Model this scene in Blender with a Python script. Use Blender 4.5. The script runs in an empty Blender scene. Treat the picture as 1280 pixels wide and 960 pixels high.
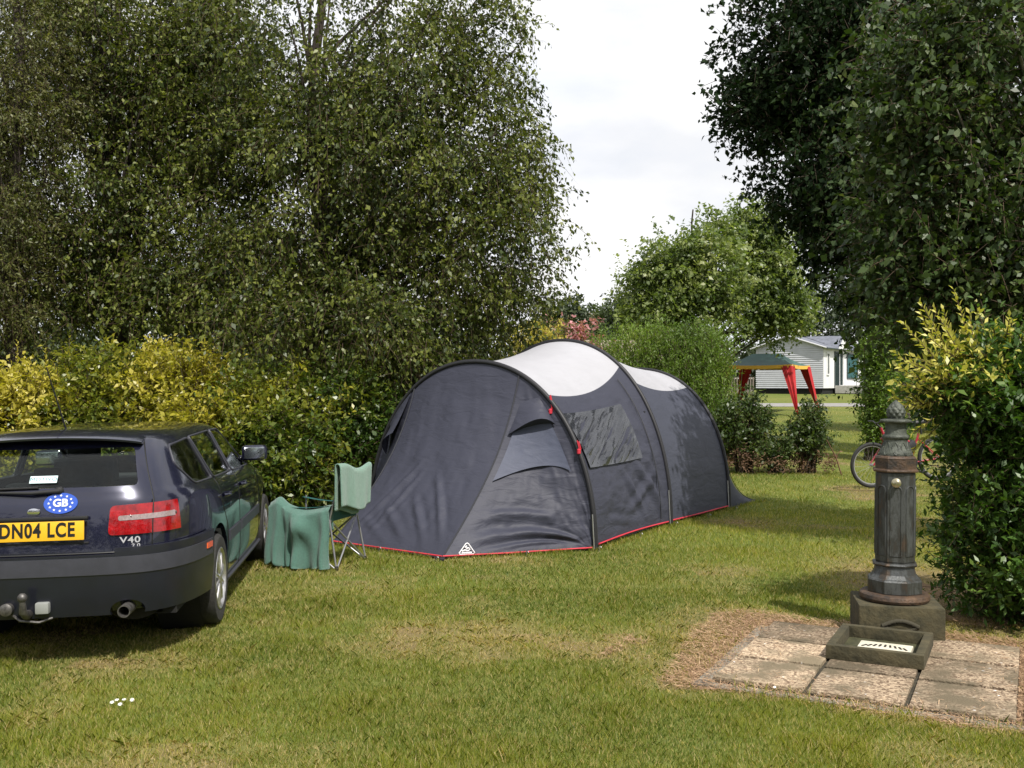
import bpy, bmesh, math, random
import numpy as np
from mathutils import Vector, Matrix
from mathutils.bvhtree import BVHTree
PI = math.pi
R = math.radians
random.seed(7)
rng = np.random.default_rng(11)
scene = bpy.context.scene
COL = scene.collection
EYE = 1.65
F = 1250.0


def at(px, py, d):
    """real place of a point seen at photo pixel (px,py) at distance d"""
    return Vector(((px - 640) / F * d, d, EYE - (py - 480) / F * d))


_gy = [0, 12, 15, 25, 40, 48, 57, 70, 400]
_gz = [0, 0, .05, .13, .38, .70, 1.06, 1.15, 1.3]


def gz(x, y):
    return np.interp(y, _gy, _gz)


def gnd(px, d):
    x = (px - 640) / F * d
    return Vector((x, d, float(gz(x, d))))


# ---------- numpy value noise
def _hash(i, j, k):
    n = (i * 374761393 + j * 668265263 + k * 2147483647 % 1274126177) & 0xffffffff
    n = ((n ^ (n >> 13)) * 1274126177) & 0xffffffff
    n = (n ^ (n >> 16)) & 0xffffffff
    return n / 4294967295.0


def vnoise(p, s=1.0, seed=0):
    p = np.asarray(p, float) * s + seed * 17.31
    i = np.floor(p).astype(np.int64)
    f = p - i
    f = f * f * (3 - 2 * f)
    r = 0
    for dx in (0, 1):
        for dy in (0, 1):
            for dz in (0, 1):
                w = (f[:, 0] if dx else 1 - f[:, 0]) * (f[:, 1] if dy else 1 - f[:, 1]) * (f[:, 2] if dz else 1 - f[:, 2])
                r = r + w * _hash(i[:, 0] + dx, i[:, 1] + dy, (i[:, 2] + dz) * 7919)
    return r


# ---------- objects
def link(o, parent=None):
    COL.objects.link(o)
    if parent is not None:
        o.parent = parent
    return o


def empty(name, loc=(0, 0, 0), rot=(0, 0, 0), parent=None):
    o = bpy.data.objects.new(name, None)
    o.location = loc
    o.rotation_euler = rot
    o.empty_display_size = .2
    return link(o, parent)


def tag(o, label=None, cat=None, group=None, kind=None):
    if label: o['label'] = label
    if cat: o['category'] = cat
    if group: o['group'] = group
    if kind: o['kind'] = kind
    return o


def mesh_np(name, V, Fc, mat=None, parent=None, attr=None, smooth=False, quad=True):
    """fast mesh from numpy arrays; Fc (n,k)"""
    V = np.asarray(V, np.float32); Fc = np.asarray(Fc, np.int32)
    me = bpy.data.meshes.new(name)
    n, k = Fc.shape
    me.vertices.add(len(V)); me.vertices.foreach_set('co', V.ravel())
    me.loops.add(n * k); me.loops.foreach_set('vertex_index', Fc.ravel())
    me.polygons.add(n)
    me.polygons.foreach_set('loop_start', np.arange(0, n * k, k, dtype=np.int32))
    me.polygons.foreach_set('loop_total', np.full(n, k, dtype=np.int32))
    if smooth:
        me.polygons.foreach_set('use_smooth', np.ones(n, bool))
    if attr:
        for an, arr in attr.items():
            a = me.attributes.new(an, 'FLOAT', 'FACE')
            a.data.foreach_set('value', np.asarray(arr, np.float32))
    me.update(calc_edges=True)
    if mat:
        for m in (mat if isinstance(mat, (list, tuple)) else [mat]):
            me.materials.append(m)
    o = bpy.data.objects.new(name, me)
    return link(o, parent)


def mrot(ax, a):
    return Matrix.Rotation(a, 4, ax)


class MB:
    """collects shapes to link as ONE mesh object"""
    def __init__(s):
        s.v = []; s.f = []; s.m = []; s.cur = 0

    def mi(s, i):
        s.cur = i; return s

    def add(s, vs, fs):
        o = len(s.v)
        s.v += [tuple(v) for v in vs]
        s.f += [tuple(i + o for i in f) for f in fs]
        s.m += [s.cur] * len(fs)
        return s

    def box(s, c, d, M=None, bev=0.0):
        x, y, z = [q / 2 for q in d]
        if bev > 0:
            bm = bmesh.new(); bmesh.ops.create_cube(bm, size=1)
            bmesh.ops.scale(bm, vec=d, verts=bm.verts)
            bmesh.ops.bevel(bm, geom=bm.edges[:], offset=bev, segments=2, affect='EDGES', profile=.6)
            vs = [v.co.copy() for v in bm.verts]
            bm.verts.index_update()
            fs = [[v.index for v in f.verts] for f in bm.faces]
            bm.free()
        else:
            vs = [Vector((a * x, b * y, g * z)) for a in (-1, 1) for b in (-1, 1) for g in (-1, 1)]
            fs = [(0, 1, 3, 2), (4, 6, 7, 5), (0, 4, 5, 1), (2, 3, 7, 6), (0, 2, 6, 4), (1, 5, 7, 3)]
        if M is not None:
            vs = [M @ v for v in vs]
        c = Vector(c)
        return s.add([v + c for v in vs], fs)

    def tube(s, pts, r, n=8, cap=True, closed=False):
        pts = [Vector(p) for p in pts]
        rs = r if isinstance(r, (list, tuple)) else [r] * len(pts)
        N = len(pts)
        prev = None
        rings = []
        for i, p in enumerate(pts):
            if closed:
                t = pts[(i + 1) % N] - pts[i - 1]
            else:
                t = pts[min(i + 1, N - 1)] - pts[max(i - 1, 0)]
            if t.length < 1e-9: t = Vector((0, 0, 1))
            t.normalize()
            if prev is None:
                a = Vector((0, 0, 1)) if abs(t.z) < .9 else Vector((1, 0, 0))
                u = t.cross(a).normalized()
            else:
                u = (prev - t * prev.dot(t))
                if u.length < 1e-6:
                    u = t.orthogonal()
                u.normalize()
            prev = u
            w = t.cross(u)
            rings.append([p + (u * math.cos(2 * PI * k / n) + w * math.sin(2 * PI * k / n)) * rs[i] for k in range(n)])
        vs = [v for rg in rings for v in rg]
        fs = []
        for i in range(N if closed else N - 1):
            j = (i + 1) % N
            for k in range(n):
                fs.append((i * n + k, i * n + (k + 1) % n, j * n + (k + 1) % n, j * n + k))
        if cap and not closed:
            fs.append(tuple(range(n - 1, -1, -1)))
            fs.append(tuple((N - 1) * n + k for k in range(n)))
        return s.add(vs, fs)

    def lathe(s, prof, c=(0, 0, 0), n=32, M=None, a0=0.0, cap=True):
        """prof: list (r,z)"""
        vs = []
        for r_, z in prof:
            for k in range(n):
                a = a0 + 2 * PI * k / n
                v = Vector((r_ * math.cos(a), r_ * math.sin(a), z))
                vs.append((M @ v if M is not None else v) + Vector(c))
        fs = []
        for i in range(len(prof) - 1):
            for k in range(n):
                fs.append((i * n + k, i * n + (k + 1) % n, (i + 1) * n + (k + 1) % n, (i + 1) * n + k))
        if cap:
            fs.append(tuple(range(n - 1, -1, -1)))
            fs.append(tuple((len(prof) - 1) * n + k for k in range(n)))
        return s.add(vs, fs)

    def grid(s, P):
        """P[i][j] -> points"""
        a = len(P); b = len(P[0])
        vs = [p for row in P for p in row]
        fs = [(i * b + j, i * b + j + 1, (i + 1) * b + j + 1, (i + 1) * b + j) for i in range(a - 1) for j in range(b - 1)]
        return s.add(vs, fs)

    def prism(s, poly, fn0, fn1):
        """poly 2D list, mapped at both ends"""
        n = len(poly)
        vs = [fn0(p) for p in poly] + [fn1(p) for p in poly]
        fs = [tuple(range(n - 1, -1, -1)), tuple(range(n, 2 * n))]
        fs += [(i, (i + 1) % n, n + (i + 1) % n, n + i) for i in range(n)]
        return s.add(vs, fs)

    def build(s, name, mat, parent=None, smooth=None, normals=True):
        me = bpy.data.meshes.new(name)
        me.from_pydata([tuple(v) for v in s.v], [], s.f)
        mats = mat if isinstance(mat, (list, tuple)) else [mat]
        for m in mats: me.materials.append(m)
        if len(mats) > 1:
            me.polygons.foreach_set('material_index', s.m)
        if normals:
            bm = bmesh.new(); bm.from_mesh(me)
            bmesh.ops.recalc_face_normals(bm, faces=bm.faces[:])
            bm.to_mesh(me); bm.free()
        me.update()
        if smooth is not None:
            me.shade_smooth()
            me.set_sharp_from_angle(angle=R(smooth))
        o = bpy.data.objects.new(name, me)
        return link(o, parent)


def bake(o):
    """apply modifiers without operators"""
    dg = bpy.context.evaluated_depsgraph_get()
    dg.update()
    me = bpy.data.meshes.new_from_object(o.evaluated_get(dg))
    o.modifiers.clear()
    o.data = me
    return o


def boolean(o, cutters, op='DIFFERENCE'):
    for c in cutters:
        m = o.modifiers.new('b', 'BOOLEAN'); m.operation = op; m.object = c; m.solver = 'EXACT'
    bake(o)


def kill(*os_):
    for o in os_:
        bpy.data.objects.remove(o, do_unlink=True)


def text_mesh(name, txt, size, mat, parent, M, extrude=.001, spacing=1.0, sx=1.0, bold=0.0):
    cu = bpy.data.curves.new(name, 'FONT')
    cu.body = txt; cu.size = size; cu.extrude = extrude; cu.align_x = 'CENTER'; cu.align_y = 'CENTER'
    cu.space_character = spacing; cu.offset = bold
    t = bpy.data.objects.new(name, cu)
    COL.objects.link(t)
    dg = bpy.context.evaluated_depsgraph_get(); dg.update()
    me = bpy.data.meshes.new_from_object(t.evaluated_get(dg))
    bpy.data.objects.remove(t, do_unlink=True)
    me.transform(M @ Matrix.Diagonal((sx, 1, 1, 1)))
    me.materials.clear(); me.materials.append(mat)
    o = bpy.data.objects.new(name, me)
    return link(o, parent)


def copy_tree(o, parent=None):
    c = o.copy(); COL.objects.link(c); c.parent = parent
    for ch in list(o.children):
        copy_tree(ch, c)
    return c


# ---------- materials
def mat(name, col=(.5, .5, .5), rough=.6, metal=0.0, spec=.5, coat=0.0, noise=0.0, nscale=20., bump=0.0, bscale=60., col2=None,
        sheen=0.0, alpha=1.0, detail=4.0):
    m = bpy.data.materials.new(name); m.use_nodes = True
    nt = m.node_tree; N = nt.nodes; L = nt.links
    b = N['Principled BSDF']
    b.inputs['Base Color'].default_value = (*col, 1)
    b.inputs['Roughness'].default_value = rough
    b.inputs['Metallic'].default_value = metal
    b.inputs['Specular IOR Level'].default_value = spec
    b.inputs['Coat Weight'].default_value = coat
    b.inputs['Coat Roughness'].default_value = .04
    b.inputs['Sheen Weight'].default_value = sheen
    tc = N.new('ShaderNodeTexCoord')
    if noise > 0 or col2:
        n = N.new('ShaderNodeTexNoise'); n.inputs['Scale'].default_value = nscale; n.inputs['Detail'].default_value = detail
        n.inputs['Roughness'].default_value = .65
        L.new(tc.outputs['Object'], n.inputs['Vector'])
        rp = N.new('ShaderNodeValToRGB')
        c2 = col2 if col2 else tuple(min(1, c * (1 + noise)) for c in col)
        c1 = col if col2 else tuple(c * (1 - noise) for c in col)
        rp.color_ramp.elements[0].position = .35; rp.color_ramp.elements[0].color = (*c1, 1)
        rp.color_ramp.elements[1].position = .65; rp.color_ramp.elements[1].color = (*c2, 1)
        L.new(n.outputs['Fac'], rp.inputs['Fac']); L.new(rp.outputs['Color'], b.inputs['Base Color'])
    if bump > 0:
        n2 = N.new('ShaderNodeTexNoise'); n2.inputs['Scale'].default_value = bscale; n2.inputs['Detail'].default_value = 5
        L.new(tc.outputs['Object'], n2.inputs['Vector'])
        bp = N.new('ShaderNodeBump'); bp.inputs['Strength'].default_value = bump; bp.inputs['Distance'].default_value = .01
        L.new(n2.outputs['Fac'], bp.inputs['Height']); L.new(bp.outputs['Normal'], b.inputs['Normal'])
    return m


def leafmat(name, stops, rough=.4, trans=.35, spec=.5, tcol=(.25, .35, .05)):
    """stops: list (pos,colour) over the per-leaf 'v' attribute"""
    m = bpy.data.materials.new(name); m.use_nodes = True
    nt = m.node_tree; N = nt.nodes; L = nt.links
    b = N['Principled BSDF']
    a = N.new('ShaderNodeAttribute'); a.attribute_name = 'v'
    rp = N.new('ShaderNodeValToRGB')
    e = rp.color_ramp.elements
    e[0].position = stops[0][0]; e[0].color = (*stops[0][1], 1)
    e[1].position = stops[-1][0]; e[1].color = (*stops[-1][1], 1)
    for p, c in stops[1:-1]:
        q = e.new(p); q.color = (*c, 1)
    L.new(a.outputs['Fac'], rp.inputs['Fac'])
    L.new(rp.outputs['Color'], b.inputs['Base Color'])
    b.inputs['Roughness'].default_value = rough
    b.inputs['Specular IOR Level'].default_value = spec
    t = N.new('ShaderNodeBsdfTranslucent')
    mx = N.new('ShaderNodeMix'); mx.data_type = 'RGBA'; mx.blend_type = 'MULTIPLY'; mx.inputs['Factor'].default_value = 1
    L.new(rp.outputs['Color'], mx.inputs['A']); mx.inputs['B'].default_value = (2.2, 2.4, .9, 1)
    L.new(mx.outputs['Result'], t.inputs['Color'])
    ms = N.new('ShaderNodeMixShader'); ms.inputs['Fac'].default_value = trans
    L.new(b.outputs['BSDF'], ms.inputs[1]); L.new(t.outputs['BSDF'], ms.inputs[2])
    L.new(ms.outputs['Shader'], N['Material Output'].inputs['Surface'])
    return m


def glassmat(name, tint=(.5, .55, .5), rough=.02):
    m = bpy.data.materials.new(name); m.use_nodes = True
    nt = m.node_tree; N = nt.nodes; L = nt.links
    N.remove(N['Principled BSDF'])
    tr = N.new('ShaderNodeBsdfTransparent'); tr.inputs['Color'].default_value = (*tint, 1)
    gl = N.new('ShaderNodeBsdfGlossy'); gl.inputs['Roughness'].default_value = rough
    gl.inputs['Color'].default_value = (1, 1, 1, 1)
    fr = N.new('ShaderNodeFresnel')
    gm = N.new('ShaderNodeNewGeometry'); mi = N.new('ShaderNodeMix')      # same reflection from both faces of the thin pane
    mi.inputs['A'].default_value = 1.32; mi.inputs['B'].default_value = 1 / 1.32
    L.new(gm.outputs['Backfacing'], mi.inputs['Factor']); L.new(mi.outputs['Result'], fr.inputs['IOR'])
    mx = N.new('ShaderNodeMixShader')
    L.new(fr.outputs['Fac'], mx.inputs['Fac']); L.new(tr.outputs['BSDF'], mx.inputs[1]); L.new(gl.outputs['BSDF'], mx.inputs[2])
    L.new(mx.outputs['Shader'], N['Material Output'].inputs['Surface'])
    return m


# ---------- camera, sun, sky
cam = bpy.data.cameras.new('camera'); co = bpy.data.objects.new('camera', cam); COL.objects.link(co)
co.location = (0, 0, EYE); co.rotation_euler = (R(90), 0, 0)
cam.sensor_width = 36; cam.lens = 36 * F / 1280; cam.clip_start = .05; cam.clip_end = 3000
scene.camera = co
SUN_AZ, SUN_EL = R(28), R(53)      # azimuth measured from -Y (behind the camera) towards +X
sd = Vector((math.sin(SUN_AZ) * math.cos(SUN_EL), -math.cos(SUN_AZ) * math.cos(SUN_EL), math.sin(SUN_EL)))
sun = bpy.data.lights.new('sun', 'SUN'); so = bpy.data.objects.new('sun', sun); COL.objects.link(so)
sun.energy = 4.9; sun.angle = R(.6); sun.color = (1, .95, .87)
so.rotation_euler = (-sd).to_track_quat('-Z', 'Y').to_euler()
so.location = (0, 0, 40)
w = bpy.data.worlds.new('World'); scene.world = w; w.use_nodes = True
N = w.node_tree.nodes; L = w.node_tree.links
bg = N['Background']
sky = N.new('ShaderNodeTexSky'); sky.sky_type = 'NISHITA'; sky.sun_disc = False
sky.sun_elevation = SUN_EL; sky.sun_rotation = math.atan2(sd.x, sd.y)
sky.air_density = 1.0; sky.dust_density = 1.5
tc = N.new('ShaderNodeTexCoord')
mp = N.new('ShaderNodeMapping'); mp.inputs['Scale'].default_value = (1, 1, 2.4); mp.inputs['Location'].default_value = (4.15, .9, 1.6)
n1 = N.new('ShaderNodeTexNoise'); n1.inputs['Scale'].default_value = 2.6; n1.inputs['Detail'].default_value = 7; n1.inputs['Roughness'].default_value = .52
rp = N.new('ShaderNodeValToRGB'); rp.color_ramp.elements[0].position = .40; rp.color_ramp.elements[1].position = .54
rp.color_ramp.elements[0].color = (.80, .80, .80, 1); rp.color_ramp.elements[1].color = (1, 1, 1, 1)
cc = N.new('ShaderNodeMix'); cc.data_type = 'RGBA'
n3 = N.new('ShaderNodeTexNoise'); n3.inputs['Scale'].default_value = 5; n3.inputs['Detail'].default_value = 5
rp3 = N.new('ShaderNodeValToRGB'); rp3.color_ramp.elements[0].color = (12.3, 12.9, 14.3, 1); rp3.color_ramp.elements[1].color = (15.0, 14.9, 15.0, 1)
rp3.color_ramp.elements[0].position = .3; rp3.color_ramp.elements[1].position = .62
L.new(tc.outputs['Generated'], mp.inputs['Vector']); L.new(mp.outputs['Vector'], n1.inputs['Vector']); L.new(mp.outputs['Vector'], n3.inputs['Vector'])
L.new(n1.outputs['Fac'], rp.inputs['Fac']); L.new(n3.outputs['Fac'], rp3.inputs['Fac'])
L.new(rp.outputs['Color'], cc.inputs['Factor']); L.new(sky.outputs['Color'], cc.inputs['A']); L.new(rp3.outputs['Color'], cc.inputs['B'])
L.new(cc.outputs['Result'], bg.inputs['Color']); bg.inputs['Strength'].default_value = .064
vs_ = scene.view_settings; vs_.view_transform = 'Standard'; vs_.look = 'None'; vs_.exposure = .24; vs_.gamma = 1
try:
    scene.cycles.max_bounces = 8; scene.cycles.transparent_max_bounces = 12
    scene.cycles.diffuse_bounces = 3; scene.cycles.glossy_bounces = 3
except Exception:
    pass
# ================= ground, grass, road
S0 = np.array([1.10, 5.52]); SA = R(-27.5)
SU = np.array([math.cos(SA), math.sin(SA)]); SV = np.array([-math.sin(SA), math.cos(SA)])
SLAB = .5


def slab_uv(x, y):
    dx = x - S0[0]; dy = y - S0[1]
    return dx * SU[0] + dy * SU[1], dx * SV[0] + dy * SV[1]


def slab_pt(u, v, z=0.0):
    return Vector((S0[0] + SU[0] * u + SV[0] * v, S0[1] + SU[1] * u + SV[1] * v, z))


def lawn_dry(x, y):
    """0..1 how dry (straw) the turf is"""
    P = np.stack([x, y, np.zeros_like(x)], 1)
    n = vnoise(P, .9, 1) * .55 + vnoise(P, 2.3, 2) * .3 + vnoise(P, 6, 3) * .15
    d = np.clip((n - .50) * 3.2, 0, .8)
    u, v = slab_uv(x, y)
    du = np.maximum(np.maximum(-u, u - 1.55), 0); dv = np.maximum(np.maximum(-v, v - 1.5), 0)
    e = np.sqrt(du ** 2 + dv ** 2)
    rim = .10 + .18 * vnoise(P, 3, 5) + .30 * np.clip(-(u - .2), 0, 1) + .16 * np.clip(v, 0, 1)
    d = np.maximum(d, np.clip(1.25 - e / rim * .9, 0, 1))
    # bare brown ground beside the big bush
    b = np.clip(1.4 - np.hypot((x - 3.3) / .75, (y - 7.9) / 1.7) * 1.1, 0, 1)
    return np.maximum(d, b * (0.55 + .5 * vnoise(P, 4, 6)))


ys = np.concatenate([np.arange(-12, 4, .8), np.arange(4, 22, .2), np.arange(22, 60, 1.), np.arange(60, 120, 6), [150, 220, 350, 600]])
xs = np.concatenate([[-500, -300, -180, -100, -60, -40, -30], np.arange(-24, -8, 1.), np.arange(-8, 8, .2), np.arange(8, 30, 1.), [30, 40, 60, 100, 180, 300, 500]])
XX, YY = np.meshgrid(xs, ys)
ZZ = gz(XX, YY)
V = np.stack([XX.ravel(), YY.ravel(), ZZ.ravel()], 1)
near = (np.abs(V[:, 0]) < 9) & (V[:, 1] > 3) & (V[:, 1] < 22)
V[:, 2] += np.where(near, (vnoise(V * [1, 1, 0], .8, 4) - .5) * .02, 0)
uu, vv = slab_uv(V[:, 0], V[:, 1])
V[:, 2] = np.where((uu > -.3) & (uu < 1.9) & (vv > -.3) & (vv < 1.9), 0, V[:, 2])
a, b = XX.shape
I = np.arange(a * b).reshape(a, b)
Fq = np.stack([I[:-1, :-1].ravel(), I[:-1, 1:].ravel(), I[1:, 1:].ravel(), I[1:, :-1].ravel()], 1)


def ground_mat():
    m = bpy.data.materials.new('turf_soil'); m.use_nodes = True
    nt = m.node_tree; N = nt.nodes; L = nt.links; b = N['Principled BSDF']
    b.inputs['Roughness'].default_value = .95; b.inputs['Specular IOR Level'].default_value = .1
    tc = N.new('ShaderNodeTexCoord')

    def noise(s, d=5, rgh=.6):
        n = N.new('ShaderNodeTexNoise'); n.inputs['Scale'].default_value = s; n.inputs['Detail'].default_value = d
        n.inputs['Roughness'].default_value = rgh
        L.new(tc.outputs['Object'], n.inputs['Vector']); return n
    def ramp(n, p0, c0, p1, c1):
        r = N.new('ShaderNodeValToRGB'); r.color_ramp.elements[0].position = p0; r.color_ramp.elements[0].color = (*c0, 1)
        r.color_ramp.elements[1].position = p1; r.color_ramp.elements[1].color = (*c1, 1)
        L.new(n.outputs['Fac'], r.inputs['Fac']); return r
    big = ramp(noise(.35, 4), .35, (.095, .14, .018), .68, (.19, .19, .045))
    fine = ramp(noise(14, 6, .75), .35, (.05, .075, .018), .7, (.19, .19, .07))
    mx = N.new('ShaderNodeMix'); mx.data_type = 'RGBA'; mx.inputs['Factor'].default_value = .45
    L.new(big.outputs['Color'], mx.inputs['A']); L.new(fine.outputs['Color'], mx.inputs['B'])
    # under the near blades the soil and thatch is darker and browner (attribute d: dryness)
    at_ = N.new('ShaderNodeAttribute'); at_.attribute_name = 'dry'
    m2 = N.new('ShaderNodeMix'); m2.data_type = 'RGBA'
    L.new(at_.outputs['Fac'], m2.inputs['Factor']); L.new(mx.outputs['Result'], m2.inputs['A'])
    m2.inputs['B'].default_value = (.20, .13, .08, 1)
    L.new(m2.outputs['Result'], b.inputs['Base Color'])
    bp = N.new('ShaderNodeBump'); bp.inputs['Strength'].default_value = .5; bp.inputs['Distance'].default_value = .02
    L.new(noise(60, 4).outputs['Fac'], bp.inputs['Height']); L.new(bp.outputs['Normal'], b.inputs['Normal'])
    return m


fc = V[Fq].mean(1)
gr = mesh_np('ground', V, Fq, ground_mat(), smooth=True, attr={'dry': lawn_dry(fc[:, 0], fc[:, 1]) * ((fc[:, 1] < 22) & (np.abs(fc[:, 0]) < 9))})
tag(gr, 'mown campsite lawn with dry patches, sloping gently up to the far end', 'ground', kind='structure')

# grass blades
HEDGE_EXCL = []  # (x0,y0,x1,y1) not needed


def blades():
    Vs = []; Fs = []; As = []; off = 0
    bands = [(4.1, 5.2, 17000), (5.2, 6.5, 13000), (6.5, 8, 8500), (8, 10, 4500), (10, 13, 2400), (13, 18, 1100), (18, 30, 260), (30, 46, 60)]
    tuft = rng.random(6)
    for y0, y1, dens in bands:
        hw = .53 * y1 + .4
        n = int((y1 - y0) * 2 * hw * dens)
        x = rng.uniform(-hw, hw, n); y = rng.uniform(y0, y1, n)
        k = np.abs(x) < .53 * y + .4
        x = x[k]; y = y[k]; n = len(x)
        P = np.stack([x, y, np.zeros(n)], 1)
        dry = lawn_dry(x, y)
        u, v = slab_uv(x, y)
        inside = (u > -.01) & (u < 1.53) & (v > -.01) & (v < 1.52)
        # under the car and the bush hardly any
        carx = (x < -2.25) & (y > 6.6) & (y < 10)
        thin = np.clip(1 - dry * .55, .1, 1)
        bare = np.clip(1.3 - np.hypot((x - 3.5) / .9, (y - 7.6) / 2.0), 0, 1)
        thin = thin * (1 - .8 * bare)
        k = (~inside) & (rng.random(n) < np.where(dry > .82, thin * .35, thin))
        x, y, dry, P = x[k], y[k], dry[k], P[k]; n = len(x)
        s = np.maximum(y / 5.5, 1.0) ** .75
        tn = vnoise(P, 3.2, 8) * .6 + vnoise(P, 9, 9) * .4
        h = (.016 + (.045 + .018 * (tn > .66)) * tn ** 2 * rng.uniform(.4, 1.3, n) + .008 * rng.random(n)) * (1 - .35 * dry) * np.minimum(s, 2.0) ** .35
        w_ = rng.uniform(.0007, .0015, n) * s ** .9
        ang = rng.uniform(0, 2 * PI, n)
        lean = rng.uniform(.1, .95, n) * h * (1 + 1.4 * dry)
        la = rng.uniform(0, 2 * PI, n)
        dx = np.cos(ang) * w_; dy = np.sin(ang) * w_
        z = gz(x, y) + (vnoise(P, .8, 4) - .5) * .02 * (y < 22) - .004
        lx = np.cos(la) * lean; ly = np.sin(la) * lean
        q = np.empty((n, 5, 3))
        q[:, 0] = np.stack([x - dx, y - dy, z], 1)
        q[:, 1] = np.stack([x + dx, y + dy, z], 1)
        q[:, 2] = np.stack([x + dx * .8 + lx * .35, y + dy * .8 + ly * .35, z + h * .6], 1)
        q[:, 3] = np.stack([x + lx, y + ly, z + h * (1 - .35 * dry)], 1)
        q[:, 4] = np.stack([x - dx * .8 + lx * .35, y - dy * .8 + ly * .35, z + h * .6], 1)
        Vs.append(q.reshape(-1, 3))
        Fs.append(np.arange(n * 5).reshape(n, 5) + off); off += n * 5
        big = vnoise(P, .55, 12) * .6 + vnoise(P, 1.5, 13) * .4
        g = np.clip(.32 + .36 * (rng.random(n) - .5) + .3 * (tn - .5) + .5 * (big - .5), .02, .62)
        col = np.where(rng.random(n) < .17 + dry * .75, rng.uniform(.68, 1, n), g)
        As.append(col)
    return np.concatenate(Vs), np.concatenate(Fs), np.concatenate(As)


bv, bf, ba = blades()
M_grass = leafmat('grass_blades', [(0, (.045, .085, .008)), (.3, (.145, .170, .020)), (.6, (.31, .305, .045)), (.7, (.35, .28, .10)), (1, (.50, .39, .20))],
                  rough=.5, trans=.3, spec=.35)
g = mesh_np('grass', bv, bf, M_grass, attr={'v': ba})
tag(g, 'short mown grass blades, partly yellow and dry', 'grass', kind='stuff')
print('blades', len(bf))


# longer grass where the mower does not reach: tent hem, slabs, block, bush
def fringe():
    Vs = []; As = []
    def run(pts, n, sp, h0, h1):
        pts = [np.array(p, float) for p in pts]
        seg = [np.linalg.norm(b - a) for a, b in zip(pts, pts[1:])]
        for a, b, L_ in zip(pts, pts[1:], seg):
            k = int(n * L_)
            t = rng.random(k)[:, None]; c = a + (b - a) * t + rng.normal(size=(k, 2)) * sp
            keep = vnoise(np.concatenate([c, c[:, :1] * 0], 1), 5, 44) > .38
            c = c[keep]; k = len(c)
            h = rng.uniform(h0, h1, k); la = rng.uniform(0, 2 * PI, k); ln = h * rng.uniform(.1, .8, k); w_ = rng.uniform(.001, .002, k); an = rng.uniform(0, PI, k)
            z = gz(c[:, 0], c[:, 1])
            q = np.empty((k, 5, 3)); dx, dy = np.cos(an) * w_, np.sin(an) * w_; lx, ly = np.cos(la) * ln, np.sin(la) * ln
            x, y = c[:, 0], c[:, 1]
            q[:, 0] = np.stack([x - dx, y - dy, z], 1); q[:, 1] = np.stack([x + dx, y + dy, z], 1)
            q[:, 2] = np.stack([x + dx * .8 + lx * .35, y + dy * .8 + ly * .35, z + h * .6], 1); q[:, 3] = np.stack([x + lx, y + ly, z + h], 1)
            q[:, 4] = np.stack([x - dx * .8 + lx * .35, y - dy * .8 + ly * .35, z + h * .6], 1)
            Vs.append(q.reshape(-1, 3)); As.append(np.where(rng.random(k) < .2, .8, rng.uniform(.1, .6, k)))
    run([(-1.84, 10.22), (-.65, 9.33), (.84, 9.86), (1.87, 11.6), (2.86, 13.0), (3.5, 13.8)], 420, .025, .025, .065)
    a, b, c_, d = slab_pt(-.12, -.12), slab_pt(1.7, -.12), slab_pt(-.12, 1.5), slab_pt(1.7, 1.3)
    run([c_[:2], a[:2]], 120, .05, .02, .06); run([a[:2], b[:2]], 260, .05, .03, .085)
    for (x, y) in ((.3, 4.55), (1.3, 4.75), (2.0, 4.5), (-.9, 4.9), (2.3, 4.4), (-2.0, 6.2), (.5, 5.4), (-.4, 6.9), (1.0, 4.3), (-1.5, 4.5), (1.6, 4.62)):
        run([(x - .12, y), (x + .12, y + .03)], 700, .09, .02, .05)
    return np.concatenate(Vs), np.concatenate(As)


fv, fa = fringe()
o = mesh_np('grass_tufts', fv, np.arange(len(fv)).reshape(-1, 5), M_grass, attr={'v': fa})
tag(o, 'longer grass tufts along the tent hem and the paving', 'grass', kind='stuff')


# loose straw around the slabs
def straw():
    n = 24000
    x = rng.uniform(.2, 3.6, n * 4); y = rng.uniform(4.2, 9.0, n * 4)
    d = lawn_dry(x, y); u, v = slab_uv(x, y)
    du = np.maximum(np.maximum(-u, u - 1.5), 0); dv = np.maximum(np.maximum(-v, v - 1.5), 0)
    e = np.hypot(du, dv)
    inside = (e < 1e-6)
    k = ((d > .55) & (e < .75) & ~inside) | (inside & (rng.random(n * 4) < .035) & (np.minimum(np.minimum(u, 1.5 - u), v) < .25))
    x = x[k][:n]; y = y[k][:n]; n = len(x)
    ins = inside[k][:n]
    L_ = rng.uniform(.015, .06, n); a = rng.uniform(0, 2 * PI, n); w_ = rng.uniform(.001, .0022, n)
    z = np.where(ins, .034, .008) + rng.uniform(0, .018, n)
    dx, dy = np.cos(a), np.sin(a)
    dz = rng.uniform(-.12, .35, n) * L_
    q = np.empty((n, 4, 3))
    q[:, 0] = np.stack([x - dy * w_, y + dx * w_, z], 1)
    q[:, 1] = np.stack([x + dy * w_, y - dx * w_, z + .001], 1)
    q[:, 2] = np.stack([x + dy * w_ * .6 + dx * L_, y - dx * w_ * .6 + dy * L_, z + dz], 1)
    q[:, 3] = np.stack([x - dy * w_ * .6 + dx * L_, y + dx * w_ * .6 + dy * L_, z + dz], 1)
    return q.reshape(-1, 3), np.arange(n * 4).reshape(n, 4), rng.random(n)


sv, sf, sa = straw()
M_straw = leafmat('straw', [(0, (.16, .09, .05)), (.5, (.36, .22, .13)), (1, (.54, .38, .24))], rough=.7, trans=.15)
s_ = mesh_np('dry_straw', sv, sf, M_straw, attr={'v': sa})
tag(s_, 'loose brown straw and dead grass round the paving slabs', 'straw', kind='stuff')

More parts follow.
